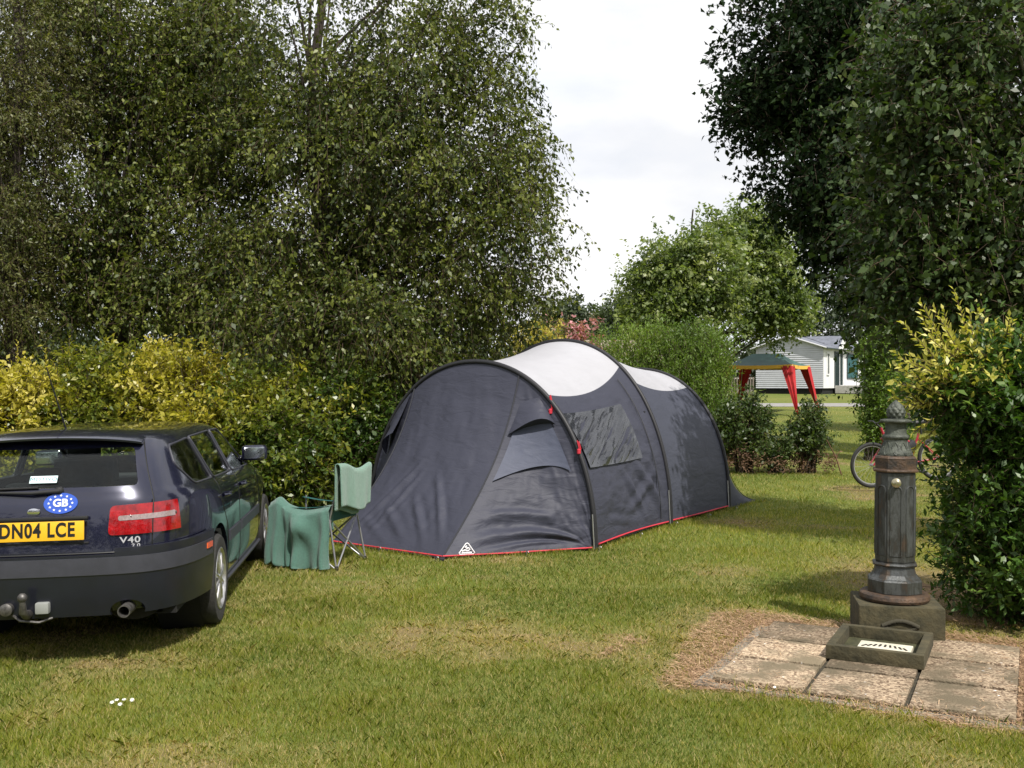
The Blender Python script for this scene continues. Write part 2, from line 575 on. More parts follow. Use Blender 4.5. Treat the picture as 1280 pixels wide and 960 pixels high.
# far road
M_road = mat('road_asphalt', (.23, .22, .21), .9, noise=.12, nscale=3)
P = []
for x in np.arange(-40, 90, 3.0):
    P.append([Vector((x, yy, float(gz(x, yy)) + .008)) for yy in (45.8, 46.6, 47.6, 48.4)])
rd = MB().grid(P).build('road', M_road)
tag(rd, 'pale grey campsite road crossing behind the party tent', 'road', kind='structure')
# ================= paving slabs, fountain, sink
def slab_material():
    m = bpy.data.materials.new('exposed_aggregate'); m.use_nodes = True
    nt = m.node_tree; N = nt.nodes; L = nt.links; b = N['Principled BSDF']
    b.inputs['Roughness'].default_value = .9; b.inputs['Specular IOR Level'].default_value = .2
    tc = N.new('ShaderNodeNewGeometry')
    vo = N.new('ShaderNodeTexVoronoi'); vo.inputs['Scale'].default_value = 85; L.new(tc.outputs['Position'], vo.inputs['Vector'])
    r = N.new('ShaderNodeValToRGB')
    for p, c in ((0, (.11, .07, .045)), (.3, (.29, .19, .11)), (.6, (.42, .30, .18)), (1, (.54, .42, .29))):
        if p in (0, 1): e = r.color_ramp.elements[int(p)]
        else: e = r.color_ramp.elements.new(p)
        e.position = p; e.color = (*c, 1)
    sep = N.new('ShaderNodeSeparateColor'); L.new(vo.outputs['Color'], sep.inputs['Color']); L.new(sep.outputs[0], r.inputs['Fac'])
    n = N.new('ShaderNodeTexNoise'); n.inputs['Scale'].default_value = 3.2; n.inputs['Detail'].default_value = 7; n.inputs['Roughness'].default_value = .65
    L.new(tc.outputs['Position'], n.inputs['Vector'])
    r2 = N.new('ShaderNodeValToRGB'); r2.color_ramp.elements[0].position = .44; r2.color_ramp.elements[1].position = .60
    r2.color_ramp.elements[0].color = (0, 0, 0, 1)
    L.new(n.outputs['Fac'], r2.inputs['Fac'])
    mx = N.new('ShaderNodeMix'); mx.data_type = 'RGBA'; L.new(r2.outputs['Color'], mx.inputs['Factor'])
    L.new(r.outputs['Color'], mx.inputs['A']); mx.inputs['B'].default_value = (.16, .13, .085, 1)
    oi = N.new('ShaderNodeObjectInfo')
    m3 = N.new('ShaderNodeMix'); m3.data_type = 'RGBA'; m3.blend_type = 'MULTIPLY'; m3.inputs['Factor'].default_value = 1
    mr = N.new('ShaderNodeMapRange'); mr.inputs['To Min'].default_value = .58; mr.inputs['To Max'].default_value = 1.15
    L.new(oi.outputs['Random'], mr.inputs['Value'])
    L.new(mx.outputs['Result'], m3.inputs['A']); L.new(mr.outputs['Result'], m3.inputs['B'])
    L.new(m3.outputs['Result'], b.inputs['Base Color'])
    bp = N.new('ShaderNodeBump'); bp.inputs['Strength'].default_value = .7; bp.inputs['Distance'].default_value = .006
    L.new(vo.outputs['Distance'], bp.inputs['Height']); bp.invert = True
    L.new(bp.outputs['Normal'], b.inputs['Normal'])
    return m


M_slab = slab_material()
M_rim = mat('old_concrete', (.22, .205, .17), .95, noise=.35, nscale=9, bump=.5, bscale=50)
Ms = Matrix.Rotation(SA, 4, 'Z')
names = [['front left corner', 'front row, middle', 'front right corner'],
         ['middle row, left end, left of the sink', 'middle of the square, under the sink', 'middle row, right end, below the bush'],
         ['back row, left end', 'back row, under the stone block', 'back right corner, in the bush shade']]
for j in range(3):
    for i in range(3):
        if (j, i) == (2, 2) and False: continue
        bm_ = MB()
        c = slab_pt(0, 0)
        bm_.box((0, 0, 0), (.485 + random.uniform(-.006, .004), .470 + random.uniform(-.004, .006), .05), bev=.006)
        o = bm_.build('paving_slab', M_slab, smooth=30)
        o.location = slab_pt(.25 + .505 * i, .25 + .5 * j, .008 + random.uniform(-.002, .002))
        o.rotation_euler = (R(random.uniform(-.3, .3)), R(random.uniform(-.3, .3)), SA + R(random.uniform(-.4, .4)))
        tag(o, 'square pebble-faced paving slab, ' + names[j][i], 'paving slab', group='paving slabs round the water fountain')
jf = MB().box(slab_pt(.755, .75, -.006), (1.50, 1.48, .04), Ms).build('joint_filler', mat('mossy_joint', (.035, .030, .018), .95, noise=.5, nscale=30))
tag(jf, 'dark mossy soil filling the joints between the paving slabs', 'joint', kind='structure')
# grey concrete kerb strip along the front and left of the slabs
kb = MB()
kb.box(slab_pt(.74, -.045, -.014), (1.66, .07, .05), Ms, bev=.006)
kb.box(slab_pt(-.045, .70, -.014), (.07, 1.40, .05), Ms, bev=.006)
k = kb.build('concrete_edging', M_rim, smooth=30)
tag(k, 'narrow weathered concrete edging along the front and left of the slabs', 'edging')
# right edging board
kb = MB(); kb.box(slab_pt(1.575, .55, .0), (.05, 1.25, .07), Ms, bev=.008)
k = kb.build('edging_board', mat('mossy_board', (.075, .055, .035), .95, noise=.5, nscale=12, bump=.5))
tag(k, 'dark soil-stained edging board on the right side of the slabs', 'edging')

# stone block
M_block = mat('mossy_stone', (.030, .028, .014), .95, nscale=9, bump=.8, bscale=35, col2=(.075, .062, .030), detail=8)
FC = Vector((2.515, 6.58, 0))          # fountain centre
blk = empty('stone_block', (FC.x, FC.y, 0), (0, 0, R(-12)))
tag(blk, 'square mossy stone block carrying the cast iron drinking fountain', 'plinth')
m_ = MB(); m_.box((0.01, 0, .117), (.52, .48, .235), bev=.014)
m_.build('block', M_block, blk, smooth=40)
m_ = MB()
m_.tube([Vector((-.11 + .22 * t, -.242, .11 + .035 * math.sin(PI * t))) for t in np.linspace(0, 1, 12)], .014, 8)
m_.tube([Vector((-.11 + .22 * t, -.241, .11 - .03 * math.sin(PI * t))) for t in np.linspace(0, 1, 12)], .010, 8)
m_.build('worn_relief', mat('dark_stone', (.045, .04, .025), .95, bump=.6), blk, smooth=60)
BT = .235

# cast iron fountain
def iron_mat():
    m = bpy.data.materials.new('weathered_cast_iron'); m.use_nodes = True
    nt = m.node_tree; N = nt.nodes; L = nt.links; b = N['Principled BSDF']
    b.inputs['Roughness'].default_value = .42; b.inputs['Metallic'].default_value = .35; b.inputs['Specular IOR Level'].default_value = .5
    tc = N.new('ShaderNodeTexCoord')
    mp = N.new('ShaderNodeMapping'); mp.inputs['Scale'].default_value = (1, 1, .3); L.new(tc.outputs['Object'], mp.inputs['Vector'])
    n = N.new('ShaderNodeTexNoise'); n.inputs['Scale'].default_value = 14; n.inputs['Detail'].default_value = 8; n.inputs['Roughness'].default_value = .7
    L.new(mp.outputs['Vector'], n.inputs['Vector'])
    r = N.new('ShaderNodeValToRGB')
    st = ((.30, (.030, .032, .035)), (.44, (.085, .090, .090)), (.55, (.040, .041, .038)), (.68, (.085, .055, .034)))
    r.color_ramp.elements[0].position = st[0][0]; r.color_ramp.elements[0].color = (*st[0][1], 1)
    r.color_ramp.elements[1].position = st[3][0]; r.color_ramp.elements[1].color = (*st[3][1], 1)
    for p, c in st[1:3]:
        e = r.color_ramp.elements.new(p); e.color = (*c, 1)
    L.new(n.outputs['Fac'], r.inputs['Fac']); L.new(r.outputs['Color'], b.inputs['Base Color'])
    n2 = N.new('ShaderNodeTexNoise'); n2.inputs['Scale'].default_value = 90; n2.inputs['Detail'].default_value = 4
    L.new(tc.outputs['Object'], n2.inputs['Vector'])
    bp = N.new('ShaderNodeBump'); bp.inputs['Strength'].default_value = .35; bp.inputs['Distance'].default_value = .004
    L.new(n2.outputs['Fac'], bp.inputs['Height']); L.new(bp.outputs['Normal'], b.inputs['Normal'])
    mr = N.new('ShaderNodeMapRange'); mr.inputs['To Min'].default_value = .22; mr.inputs['To Max'].default_value = .58
    L.new(n.outputs['Fac'], mr.inputs['Value']); L.new(mr.outputs['Result'], b.inputs['Roughness'])
    return m


M_iron = iron_mat()
M_verd = mat('verdigris_iron', (.032, .037, .030), .6, metal=.2, nscale=25, col2=(.095, .105, .085), bump=.5, bscale=80, detail=7)
M_rust = mat('rusty_iron', (.030, .024, .020), .6, metal=.2, nscale=14, col2=(.105, .062, .036), bump=.5, bscale=70)
FZ = BT
fo = empty('drinking_fountain', (FC.x, FC.y, FZ), (0, R(.5), R(-3)))
tag(fo, 'weathered dark cast iron drinking fountain post with pine cone finial and push button', 'fountain')
A8 = R(7.5)
m_ = MB(); m_.lathe([(.20, 0), (.215, .006), (.222, .022), (.217, .042), (.205, .052), (.18, .055)], n=48)
m_.build('flange', M_rust, fo, smooth=35)
k8 = 1 / math.cos(PI / 8)
def oct_(prof): return [(r * k8, z) for r, z in prof]
m_ = MB(); m_.lathe(oct_([(.162, .055), (.165, .06), (.165, .135), (.158, .145), (.150, .15), (.132, .175), (.124, .205), (.120, .225)]), n=8, a0=A8)
m_.build('base', M_iron, fo)
m_ = MB(); m_.lathe(oct_([(.118, .225), (.132, .228), (.137, .238), (.132, .248), (.118, .252)]), n=8, a0=A8)
m_.build('lower_ring', M_iron, fo)
# shaft with recessed panels
m_ = MB(); m_.lathe(oct_([(.117, .252), (.121, .262), (.121, .83), (.117, .84)]), n=8, a0=A8)
sh_ = m_.build('shaft', M_iron, fo)
m_ = MB()
for k in range(8):
    a = A8 + PI / 8 + k * PI / 4
    c_, s_ = math.cos(a), math.sin(a)
    o_ = Vector((c_, s_, 0)); t_ = Vector((-s_, c_, 0))
    hw = .033; z0, z1 = .30, .72
    pts = [o_ * .1225 + t_ * hw + Vector((0, 0, z0)), o_ * .1225 + t_ * hw + Vector((0, 0, z1))]
    for q in range(9):
        th = q / 8 * PI
        pts.append(o_ * .1225 + t_ * hw * math.cos(th) + Vector((0, 0, z1 + hw * math.sin(th))))
    pts += [o_ * .1225 - t_ * hw + Vector((0, 0, z1)), o_ * .1225 - t_ * hw + Vector((0, 0, z0))]
    m_.tube(pts, .0042, 6, closed=True)
m_.build('panel_moulding', M_iron, fo, smooth=50)
m_ = MB(); m_.lathe(oct_([(.117, .838), (.136, .842), (.139, .850), (.136, .858), (.124, .862), (.124, .925), (.126, .93), (.119, .942), (.108, .946)]), n=8, a0=A8)
m_.build('collar', M_rust, fo)
# bell shaped neck with leaf relief
prof = [(.105, .944), (.107, .955), (.100, .975), (.085, 1.0), (.077, 1.03), (.075, 1.05), (.083, 1.058), (.086, 1.068), (.082, 1.078), (.071, 1.085), (.066, 1.11), (.065, 1.14), (.068, 1.155), (.078, 1.162)]
m_ = MB(); m_.lathe(prof, n=32)
nk = m_.build('neck', M_verd, fo, smooth=40)
m_ = MB()
for k in range(10):
    a = k * 2 * PI / 10
    for side in (-1, 1):
        pts = []
        for t in np.linspace(0, 1, 6):
            aa = a + side * .22 * math.sin(PI * t) ** .8
            rr = .109 - .035 * t ** .7
            pts.append(Vector((rr * math.cos(aa), rr * math.sin(aa), .952 + .085 * t)))
        m_.tube(pts, .0055, 5)
m_.build('leaf_relief', M_verd, fo, smooth=60)
m_ = MB(); m_.lathe([(.078, 1.160), (.096, 1.163), (.100, 1.172), (.096, 1.181), (.060, 1.186), (.045, 1.188)], n=32)
m_.build('top_disc', M_verd, fo, smooth=35)
# pine cone
m_ = MB()
def cone_r(t): return .062 * math.sin(PI * min(1, .22 + .80 * t)) ** .75 * (1 - .12 * t)
nz, na = 40, 60
P = []
for i in range(nz):
    t = i / (nz - 1)
    row = []
    for k in range(na + 1):
        a = 2 * PI * k / na
        sc = abs(math.sin(4.5 * a + t * 9)) * abs(math.sin(4.5 * a - t * 9))
        r_ = max(.002, cone_r(t) * (1 + .16 * (sc - .5)) if t < .99 else .002)
        row.append(Vector((r_ * math.cos(a), r_ * math.sin(a), 1.184 + .128 * t)))
    P.append(row)
m_.grid(P)
m_.build('pine_cone_finial', M_verd, fo, smooth=70)
# push button on the front-left facet
ab = A8 + PI / 8 + PI / 4 * round((R(-106) - A8 - PI / 8) / (PI / 4))
o_ = Vector((math.cos(ab), math.sin(ab), 0))
Mb = o_.to_track_quat('Z', 'Y').to_matrix().to_4x4()
m_ = MB()
m_.lathe([(.030, 0), (.030, .006), (.021, .010), (.021, .030), (.024, .034), (.024, .046), (.018, .051), (.006, .053)], c=o_ * .121 + Vector((0, 0, .775)), n=24, M=Mb)
m_.build('push_button', mat('worn_brass', (.42, .38, .26), .3, metal=.9, noise=.15), fo, smooth=35)
# spout low on the same facet
m_ = MB()

# sink
sk = empty('stone_sink', tuple(slab_pt(.76, .98, .03)), (0, 0, SA))
tag(sk, 'low square stone drain basin in front of the fountain', 'sink')
m_ = MB()
W_, D_, H_, T_ = .54, .60, .085, .05
def rim(m_, x0, x1, y0, y1):
    m_.box(((x0 + x1) / 2, (y0 + y1) / 2, H_ / 2), (x1 - x0, y1 - y0, H_), bev=.008)
rim(m_, -W_ / 2, W_ / 2, -D_ / 2, -D_ / 2 + T_)
rim(m_, -W_ / 2, W_ / 2, D_ / 2 - T_, D_ / 2)
rim(m_, -W_ / 2, -W_ / 2 + T_, -D_ / 2 + T_ + .001, D_ / 2 - T_ - .001)
rim(m_, W_ / 2 - T_, W_ / 2, -D_ / 2 + T_ + .001, D_ / 2 - T_ - .001)
m_.build('rim', M_block, sk, smooth=40)
m_ = MB(); m_.box((0, 0, .006), (W_ - 2 * T_ + .004, D_ - 2 * T_ + .004, .012))
m_.build('basin_floor', mat('wet_stone', (.045, .045, .02), .7, noise=.4, nscale=20), sk)
gt = MB(); gt.box((.03, -.08, .034), (.30, .26, .03), bev=.006)
go_ = gt.build('grate', mat('pale_ceramic', (.60, .56, .45), .6, noise=.12, nscale=30, bump=.2), sk, smooth=40)
sl = MB()
for k in range(9):
    t = (k - 4) / 4
    sl.box((.03 + t * .115, -.035 - .035 * t * t, .0495), (.012, .05, .006), Matrix.Rotation(t * .5, 4, 'Z'), bev=.002)
sl.build('grate_slots', mat('slot_dark', (.012, .011, .010), .9), go_)
# ================= estate car
# car space: x right, y forward (0 = rear bumper), z up
CROWS = [  # z, y rear, y front, half width, exponent
    (.17, .16, 4.36, .79), (.22, .11, 4.42, .825), (.30, .08, 4.46, .845), (.42, .065, 4.49, .856), (.54, .06, 4.49, .860),
    (.62, .06, 4.47, .862), (.70, .065, 4.42, .862), (.78, .075, 4.30, .860), (.86, .09, 4.05, .852), (.92, .105, 3.75, .838),
    (.965, .125, 3.45, .812), (1.00, .14, 3.34, .785), (1.06, .175, 3.22, .757), (1.14, .225, 3.04, .722), (1.22, .285, 2.86, .685), (1.27, .33, 2.72, .655),
    (1.302, .37, 2.58, .63), (1.324, .42, 2.44, .59), (1.340, .50, 2.30, .53), (1.350, .66, 2.14, .44), (1.357, .95, 1.95, .30), (1.359, 1.2, 1.8, .12)]


def outline(yr, yf, w, n=112, nr=5.6, nf=4.6):
    """half outline (x>=0) from the rear centre to the front centre"""
    yc = yr + (yf - yr) * .52
    pts = []
    for k in range(241):
        th = -PI / 2 + PI * k / 240
        e = nr if th < 0 else nf
        L_ = (yc - yr) if th < 0 else (yf - yc)
        # dense sampling of the corner
        c, s = math.cos(th), math.sin(th)
        pts.append((w * abs(c) ** (2 / e), yc + L_ * math.copysign(abs(s) ** (2 / e), s)))
    d = [0]
    for a, b in zip(pts, pts[1:]): d.append(d[-1] + math.hypot(a[0] - b[0], a[1] - b[1]))
    t = np.linspace(0, d[-1], n)
    x = np.interp(t, d, [p[0] for p in pts]); y = np.interp(t, d, [p[1] for p in pts])
    # a little crown across the tail
    return x, y


def rows_fine(off=0.0, sub=3, z0=None, z1=None):
    A = np.array(CROWS)
    # smooth interpolation along the index
    ts = np.linspace(0, len(A) - 1, (len(A) - 1) * sub + 1)
    out = []
    def cr(v, t):
        i = int(min(max(math.floor(t), 0), len(v) - 2)); f = t - i
        p0 = v[max(i - 1, 0)]; p1 = v[i]; p2 = v[i + 1]; p3 = v[min(i + 2, len(v) - 1)]
        return .5 * ((2 * p1) + (-p0 + p2) * f + (2 * p0 - 5 * p1 + 4 * p2 - p3) * f * f + (-p0 + 3 * p1 - 3 * p2 + p3) * f ** 3)
    for t in ts:
        z, yr, yf, w_ = [cr(A[:, k], t) for k in range(4)]
        z += off * min(1, max(0, (z - 1.2) / .2)) - off * min(1, max(0, (.34 - z) / .17))
        out.append((z, yr - off, yf + off, w_ + off))
    return out


def zlift(y, z):
    """belt wedge: the sides drop towards the nose; roof slightly lower at the tail"""
    k = math.exp(-((z - .95) / .25) ** 2)
    lift = -.035 * k * (y - 1.2) / 2.0
    if z > 1.2:
        lift -= .006 * max(0, (1.6 - y) / 1.3) ** 1.5 * (z - 1.2) / .2
    return z + lift


def car_shell(name, off=0.0, z_lo=None, z_hi=None, closed=True, material=None, parent=None, inset_top=0):
    rows = rows_fine(off)
    if z_lo is not None: rows = [r for r in rows if r[0] >= z_lo - 1e-6]
    if z_hi is not None: rows = [r for r in rows if r[0] <= z_hi + 1e-6]
    vs = []; nn = None
    for z, yr, yf, w_ in rows:
        x, y = outline(yr, yf, w_)
        # mild bow of the tail (centre pushed back)
        bow = .045 * np.clip(1 - (x / max(w_, .01)) ** 2, 0, 1) * (y < yr + .5)
        yy = y - bow * np.clip(1 - (y - yr) / .5, 0, 1)
        ring = [(a, b, zlift(b, z)) for a, b in zip(x, yy)] + [(-a, b, zlift(b, z)) for a, b in list(zip(x, yy))[-2:0:-1]]
        nn = len(ring); vs += ring
    fs = []
    nr = len(rows)
    for i in range(nr - 1):
        for k in range(nn):
            fs.append((i * nn + k, i * nn + (k + 1) % nn, (i + 1) * nn + (k + 1) % nn, (i + 1) * nn + k))
    if closed:
        fs.append(tuple(range(nn - 1, -1, -1)))
        fs.append(tuple((nr - 1) * nn + k for k in range(nn)))
    m_ = MB(); m_.add(vs, fs)
    return m_.build(name, material or M_paint, parent, smooth=30)


M_paint = mat('navy_metallic_paint', (.010, .011, .030), .24, metal=.35, coat=1.0, noise=.12, nscale=3)
M_bump = mat('bumper_paint', (.006, .007, .014), .42, metal=.1, coat=.35, noise=.2, nscale=6)
M_plastic = mat('grey_trim_plastic', (.034, .035, .046), .5, noise=.12, nscale=10)
M_black = mat('black_rubber', (.010, .010, .011), .7)
M_under = mat('underbody_black', (.006, .006, .006), .9)
M_tyre = mat('tyre_rubber', (.022, .021, .020), .85, noise=.3, nscale=30, bump=.3)
M_alloy = mat('alloy_wheel', (.50, .49, .48), .28, metal=.85, noise=.15, nscale=40)
M_glass = glassmat('car_glass', (.90, .94, .91))
M_glassd = glassmat('car_side_glass', (.84, .88, .84))
M_red = mat('red_lamp_lens', (.26, .002, .004), .12, coat=.7, noise=.35, nscale=22, bump=.15, bscale=60)
M_clear = mat('clear_lamp_lens', (.26, .20, .20), .15, coat=1, noise=.2, nscale=80)
M_orange = mat('orange_reflector', (.75, .12, .03), .2, coat=1)
M_chrome = mat('chrome', (.7, .7, .72), .12, metal=1)
M_badge = mat('badge_silver', (.42, .42, .45), .4)
M_seat = mat('dark_seat_cloth', (.020, .021, .026), .9, noise=.3, nscale=30)
M_plate = mat('yellow_plate', (.78, .43, .02), .35, coat=.5)
M_ink = mat('black_lettering', (.006, .006, .006), .5)
M_white = mat('white_print', (.75, .77, .80), .5)
M_blue = mat('blue_sticker', (.015, .07, .42), .35, coat=.4)
M_steel = mat('greasy_steel', (.10, .095, .09), .5, metal=.6, noise=.4, nscale=40)

CX, CY, CTH = -2.10, 6.90, R(7.0)      # rear right tyre contact and heading to the left
car = empty('parked_car', (0, 0, 0))
tag(car, 'dark navy blue estate car with yellow rear plate and oval sticker, parked by the hedge', 'car')
REAR_AX, FRONT_AX, TR, RW = 1.03, 3.58, .80, .308

body = car_shell('body', parent=car)
shell_bvh = None
def make_bvh(o):
    bm = bmesh.new(); bm.from_mesh(o.data); t = BVHTree.FromBMesh(bm); bm.free(); return t
BV = make_bvh(body)


def on_side(y, z, off=0.0, s=1):
    h = BV.ray_cast(Vector((2 * s, y, z)), Vector((-s, 0, 0)))
    if h[0] is None: return Vector((.6 * s, y, z))
    return h[0] + Vector((s * off, 0, 0))


def on_rear(x, z, off=0.0):
    h = BV.ray_cast(Vector((x, -2, z)), Vector((0, 1, 0)))
    if h[0] is None: return Vector((x, .2, z))
    return h[0] + Vector((0, -off, 0))


def rounded(poly, r=.03, n=4):
    out = []
    m = len(poly)
    for i in range(m):
        p = Vector(poly[i]); a = Vector(poly[i - 1]); b = Vector(poly[(i + 1) % m])
        da = (a - p); db = (b - p)
        ra = min(r, da.length * .45); rb = min(r, db.length * .45)
        p0 = p + da.normalized() * ra; p1 = p + db.normalized() * rb
        for k in range(n + 1):
            t = k / n
            out.append(tuple((1 - t) ** 2 * p0 + 2 * t * (1 - t) * p + t * t * p1))
    return out


def shrink(poly, d):
    c = Vector((sum(p[0] for p in poly) / len(poly), sum(p[1] for p in poly) / len(poly)))
    return [tuple(Vector(p) + (c - Vector(p)).normalized() * d) for p in poly]


W_quarter = [(.47, 1.13), (.54, 1.248), (.98, 1.272), (1.10, .985), (.62, .995)]
W_rear = [(1.045, 1.275), (1.80, 1.283), (1.90, .968), (1.175, .982)]
W_front = [(1.87, 1.283), (2.28, 1.275), (2.90, 1.01), (2.94, .935), (1.97, .962)]
W_back = [(-.53, 1.035), (.53, 1.035), (.475, 1.255), (-.475, 1.255)]
W_screen = [(-.66, 1.02), (.66, 1.02), (.50, 1.275), (-.50, 1.275)]


def side_prism(poly, name='cut', x=1.3):
    return MB().prism(poly, lambda p: (-x, p[0], p[1]), lambda p: (x, p[0], p[1])).build(name, M_black)


def y_prism(poly, y0, y1, name='cut'):
    return MB().prism(poly, lambda p: (p[0], y0, p[1]), lambda p: (p[0], y1, p[1])).build(name, M_black)


# glass panes: slice of the closed body volume
solid_data = body.data.copy()
panes = []


def skin_piece(name, cutter, off, material, parent, thick=.012):
    """the outer skin of the body (offset by off) inside the cutter volume"""
    o = car_shell('tmp_outer', off=off, material=material)
    i = car_shell('tmp_inner', off=off - thick, material=material)
    boolean(o, [cutter], 'INTERSECT')
    boolean(o, [i], 'DIFFERENCE')
    kill(i)
    o.data.materials.clear(); o.data.materials.append(material)
    for p in o.data.polygons: p.material_index = 0
    o.data.shade_smooth(); o.data.set_sharp_from_angle(angle=R(30))
    o.name = name; o.parent = parent
    return o


def rename(o, n):
    o.name = n; o.data.name = n; return o


def half(poly, s, x0=.2, x1=1.3):
    return MB().prism(poly, lambda p: (s * x0, p[0], p[1]), lambda p: (s * x1, p[0], p[1])).build('cut', M_black)


glass_parts = []
for poly in (W_quarter, W_rear, W_front):
    for s in (1, -1):
        pr = half(shrink(rounded(poly), .002), s)
        g_ = skin_piece('side_window', pr, -.004, M_glassd, car, .006)
        rename(g_, 'side_window'); kill(pr)
        # grey weather strip round the opening
        m_ = MB(); m_.tube([on_side(p[0], p[1], .001, s) for p in rounded(poly, .03, 6)], .0085, 6, closed=True)
        m_.build('window_seal', M_plastic, g_, smooth=60)
pr = y_prism(shrink(rounded(W_back), .002), -.5, .8)
tg = skin_piece('rear_window', pr, -.003, M_glass, car, .006); rename(tg, 'rear_window'); kill(pr)
pr = y_prism(shrink(rounded(W_screen), .002), 2.3, 3.6)
ws = skin_piece('windscreen', pr, -.003, M_glass, car, .006); rename(ws, 'windscreen'); kill(pr)

# hollow body with openings
inner = car_shell('tmp_inner', off=-.03)
cut = [inner]
for poly in (W_quarter, W_rear, W_front): cut.append(side_prism(rounded(poly)))
cut.append(y_prism(rounded(W_back), -.5, .8)); cut.append(y_prism(rounded(W_screen), 2.3, 3.6))
for ya in (REAR_AX, FRONT_AX):
    for s in (1, -1):
        m_ = MB(); m_.lathe([(.352, -.25), (.352, .25)], c=(s * .85, ya, RW + .015), n=56, M=Matrix.Rotation(PI / 2, 4, 'Y'))
        cut.append(m_.build('cut', M_black))
cut.append(MB().box((0, .0, .10), (2.2, 1.42, .42)).build('cut', M_black))
boolean(body, cut)
kill(*cut)
body.data.materials.clear(); body.data.materials.append(M_paint)
for p in body.data.polygons: p.material_index = 0
body.data.shade_smooth(); body.data.set_sharp_from_angle(angle=R(32))
rename(body, 'body')

# wheel wells + floor + interior
m_ = MB()
for ya in (REAR_AX, FRONT_AX):
    for s in (1, -1):
        m_.lathe([(.365, -.16), (.365, .12)], c=(s * .66, ya, RW + .02), n=32, M=Matrix.Rotation(PI / 2, 4, 'Y'), cap=False)
        m_.lathe([(.365, 0), (.01, 0)], c=(s * .52, ya, RW + .02), n=32, M=Matrix.Rotation(PI / 2, 4, 'Y'), cap=False)
m_.box((0, 2.2, .30), (1.46, 4.0, .10))
m_.box((0, .55, .36), (1.3, .7, .2))
m_.build('underbody', M_under, car)
m_ = MB()
m_.box((0, .62, .70), (1.36, .85, .36), bev=.05)       # load cover
m_.build('load_cover', M_seat, car, smooth=50)
for (x, y, top) in ((-.37, 2.30, 1.08), (.37, 2.30, 1.08), (-.36, 1.42, .96), (.36, 1.42, .96)):
    m_ = MB()
    w_ = .48 if y > 2 else .40
    w_ = .48 if y > 2 else .62
    m_.box((x, y, (top + .50) / 2), (w_, .13, top - .50), Matrix.Rotation(R(14), 4, 'X'), bev=.05)
    m_.box((x, y + .22, .62), (w_, .48, .16), bev=.05)
    st = m_.build('seat', M_seat, car, smooth=50)
    m_ = MB(); m_.box((x, y - .09, top + .055), (.25 if y > 2 else .20, .08, .14 if y > 2 else .10), bev=.035)
    m_.build('headrest', M_seat, st, smooth=50)
m_ = MB(); m_.box((0, 3.1, .78), (1.3, .45, .16), bev=.05)
m_.build('dashboard', M_seat, car, smooth=50)

# rear bumper
cb = MB().box((0, .06, .49), (2.2, 1.28, .39)).build('cut', M_black)
bo = car_shell('bumper_tmp', off=.04, z_hi=.70)
# flat-ish lower valance
wc = [cb]
boolean(bo, [cb], 'INTERSECT')
kill(cb)
inn = car_shell('tmp', off=.012)
cutw = MB(); 
for s in (1, -1):
    cutw.lathe([(.356, -.3), (.356, .3)], c=(s * .86, REAR_AX, RW + .015), n=56, M=Matrix.Rotation(PI / 2, 4, 'Y'))
cw = cutw.build('cut', M_black)
notch = MB().box((0, -.05, .70), (.86, .40, .10)).build('cut', M_black)
ex = MB().lathe([(.075, -.3), (.075, .3)], c=(.49, 0, .315), n=32, M=Matrix.Rotation(PI / 2, 4, 'X') @ Matrix.Diagonal((1.25, .85, 1, 1))).build('cut', M_black)
boolean(bo, [inn, cw, notch, ex]); kill(inn, cw, notch, ex)
bo.data.materials.clear(); bo.data.materials.append(M_bump)
for p in bo.data.polygons: p.material_index = 0
bo.data.shade_smooth(); bo.data.set_sharp_from_angle(angle=R(32))
bo.parent = car; rename(bo, 'rear_bumper')
# lighter rub strip over the upper half of the bumper
cb = MB().box((0, .05, .585), (2.2, 1.20, .10)).build('cut', M_black)
rs = skin_piece('rub_strip', cb, .046, M_plastic, bo, .02); rename(rs, 'rub_strip'); kill(cb)
cut_w = MB()
# side marker reflectors
for s in (1, -1):
    cb = MB().box((s * .9, .57, .60), (.3, .10, .035)).build('cut', M_black)
    q = skin_piece('side_reflector', cb, .052, M_orange, bo, .02); rename(q, 'side_reflector'); kill(cb)

# tail lamps
def lamp(s):
    L_ = None
    poly = rounded([(s * .385, .755), (s * .395, .925), (s * 1.0, .940), (s * 1.0, .755)], .03)
    if s < 0: poly = poly[::-1]
    c1 = y_prism(poly, -.4, .275); 
    lp = skin_piece('tail_lamp', c1, .010, M_red, car, .03); rename(lp, 'tail_lamp'); kill(c1)
    c2 = y_prism(rounded([(s * .44, .838), (s * .44, .866), (s * 1.0, .878), (s * 1.0, .842)], .012), -.4, .235)
    cl = skin_piece('clear_strip', c2, .0125, M_clear, lp, .01); rename(cl, 'clear_strip'); kill(c2)
    for xx in (.50, .72):
        b0 = on_rear(s * xx, .855, .009)
        MB().lathe([(.001, .004), (.012, .003), (.016, -.002)], c=b0, n=16, M=Matrix.Rotation(PI / 2, 4, 'X'), cap=False).build('lamp_reflector', mat('lamp_reflector', (.12, .09, .09), .2, metal=.6), lp, smooth=50)
    m_ = MB(); m_.tube([on_rear(s * .62, z, .011) for z in np.linspace(.75, .95, 8)], .006, 6)
    m_.build('lens_divider', M_ink, lp)
lamp(1); lamp(-1)

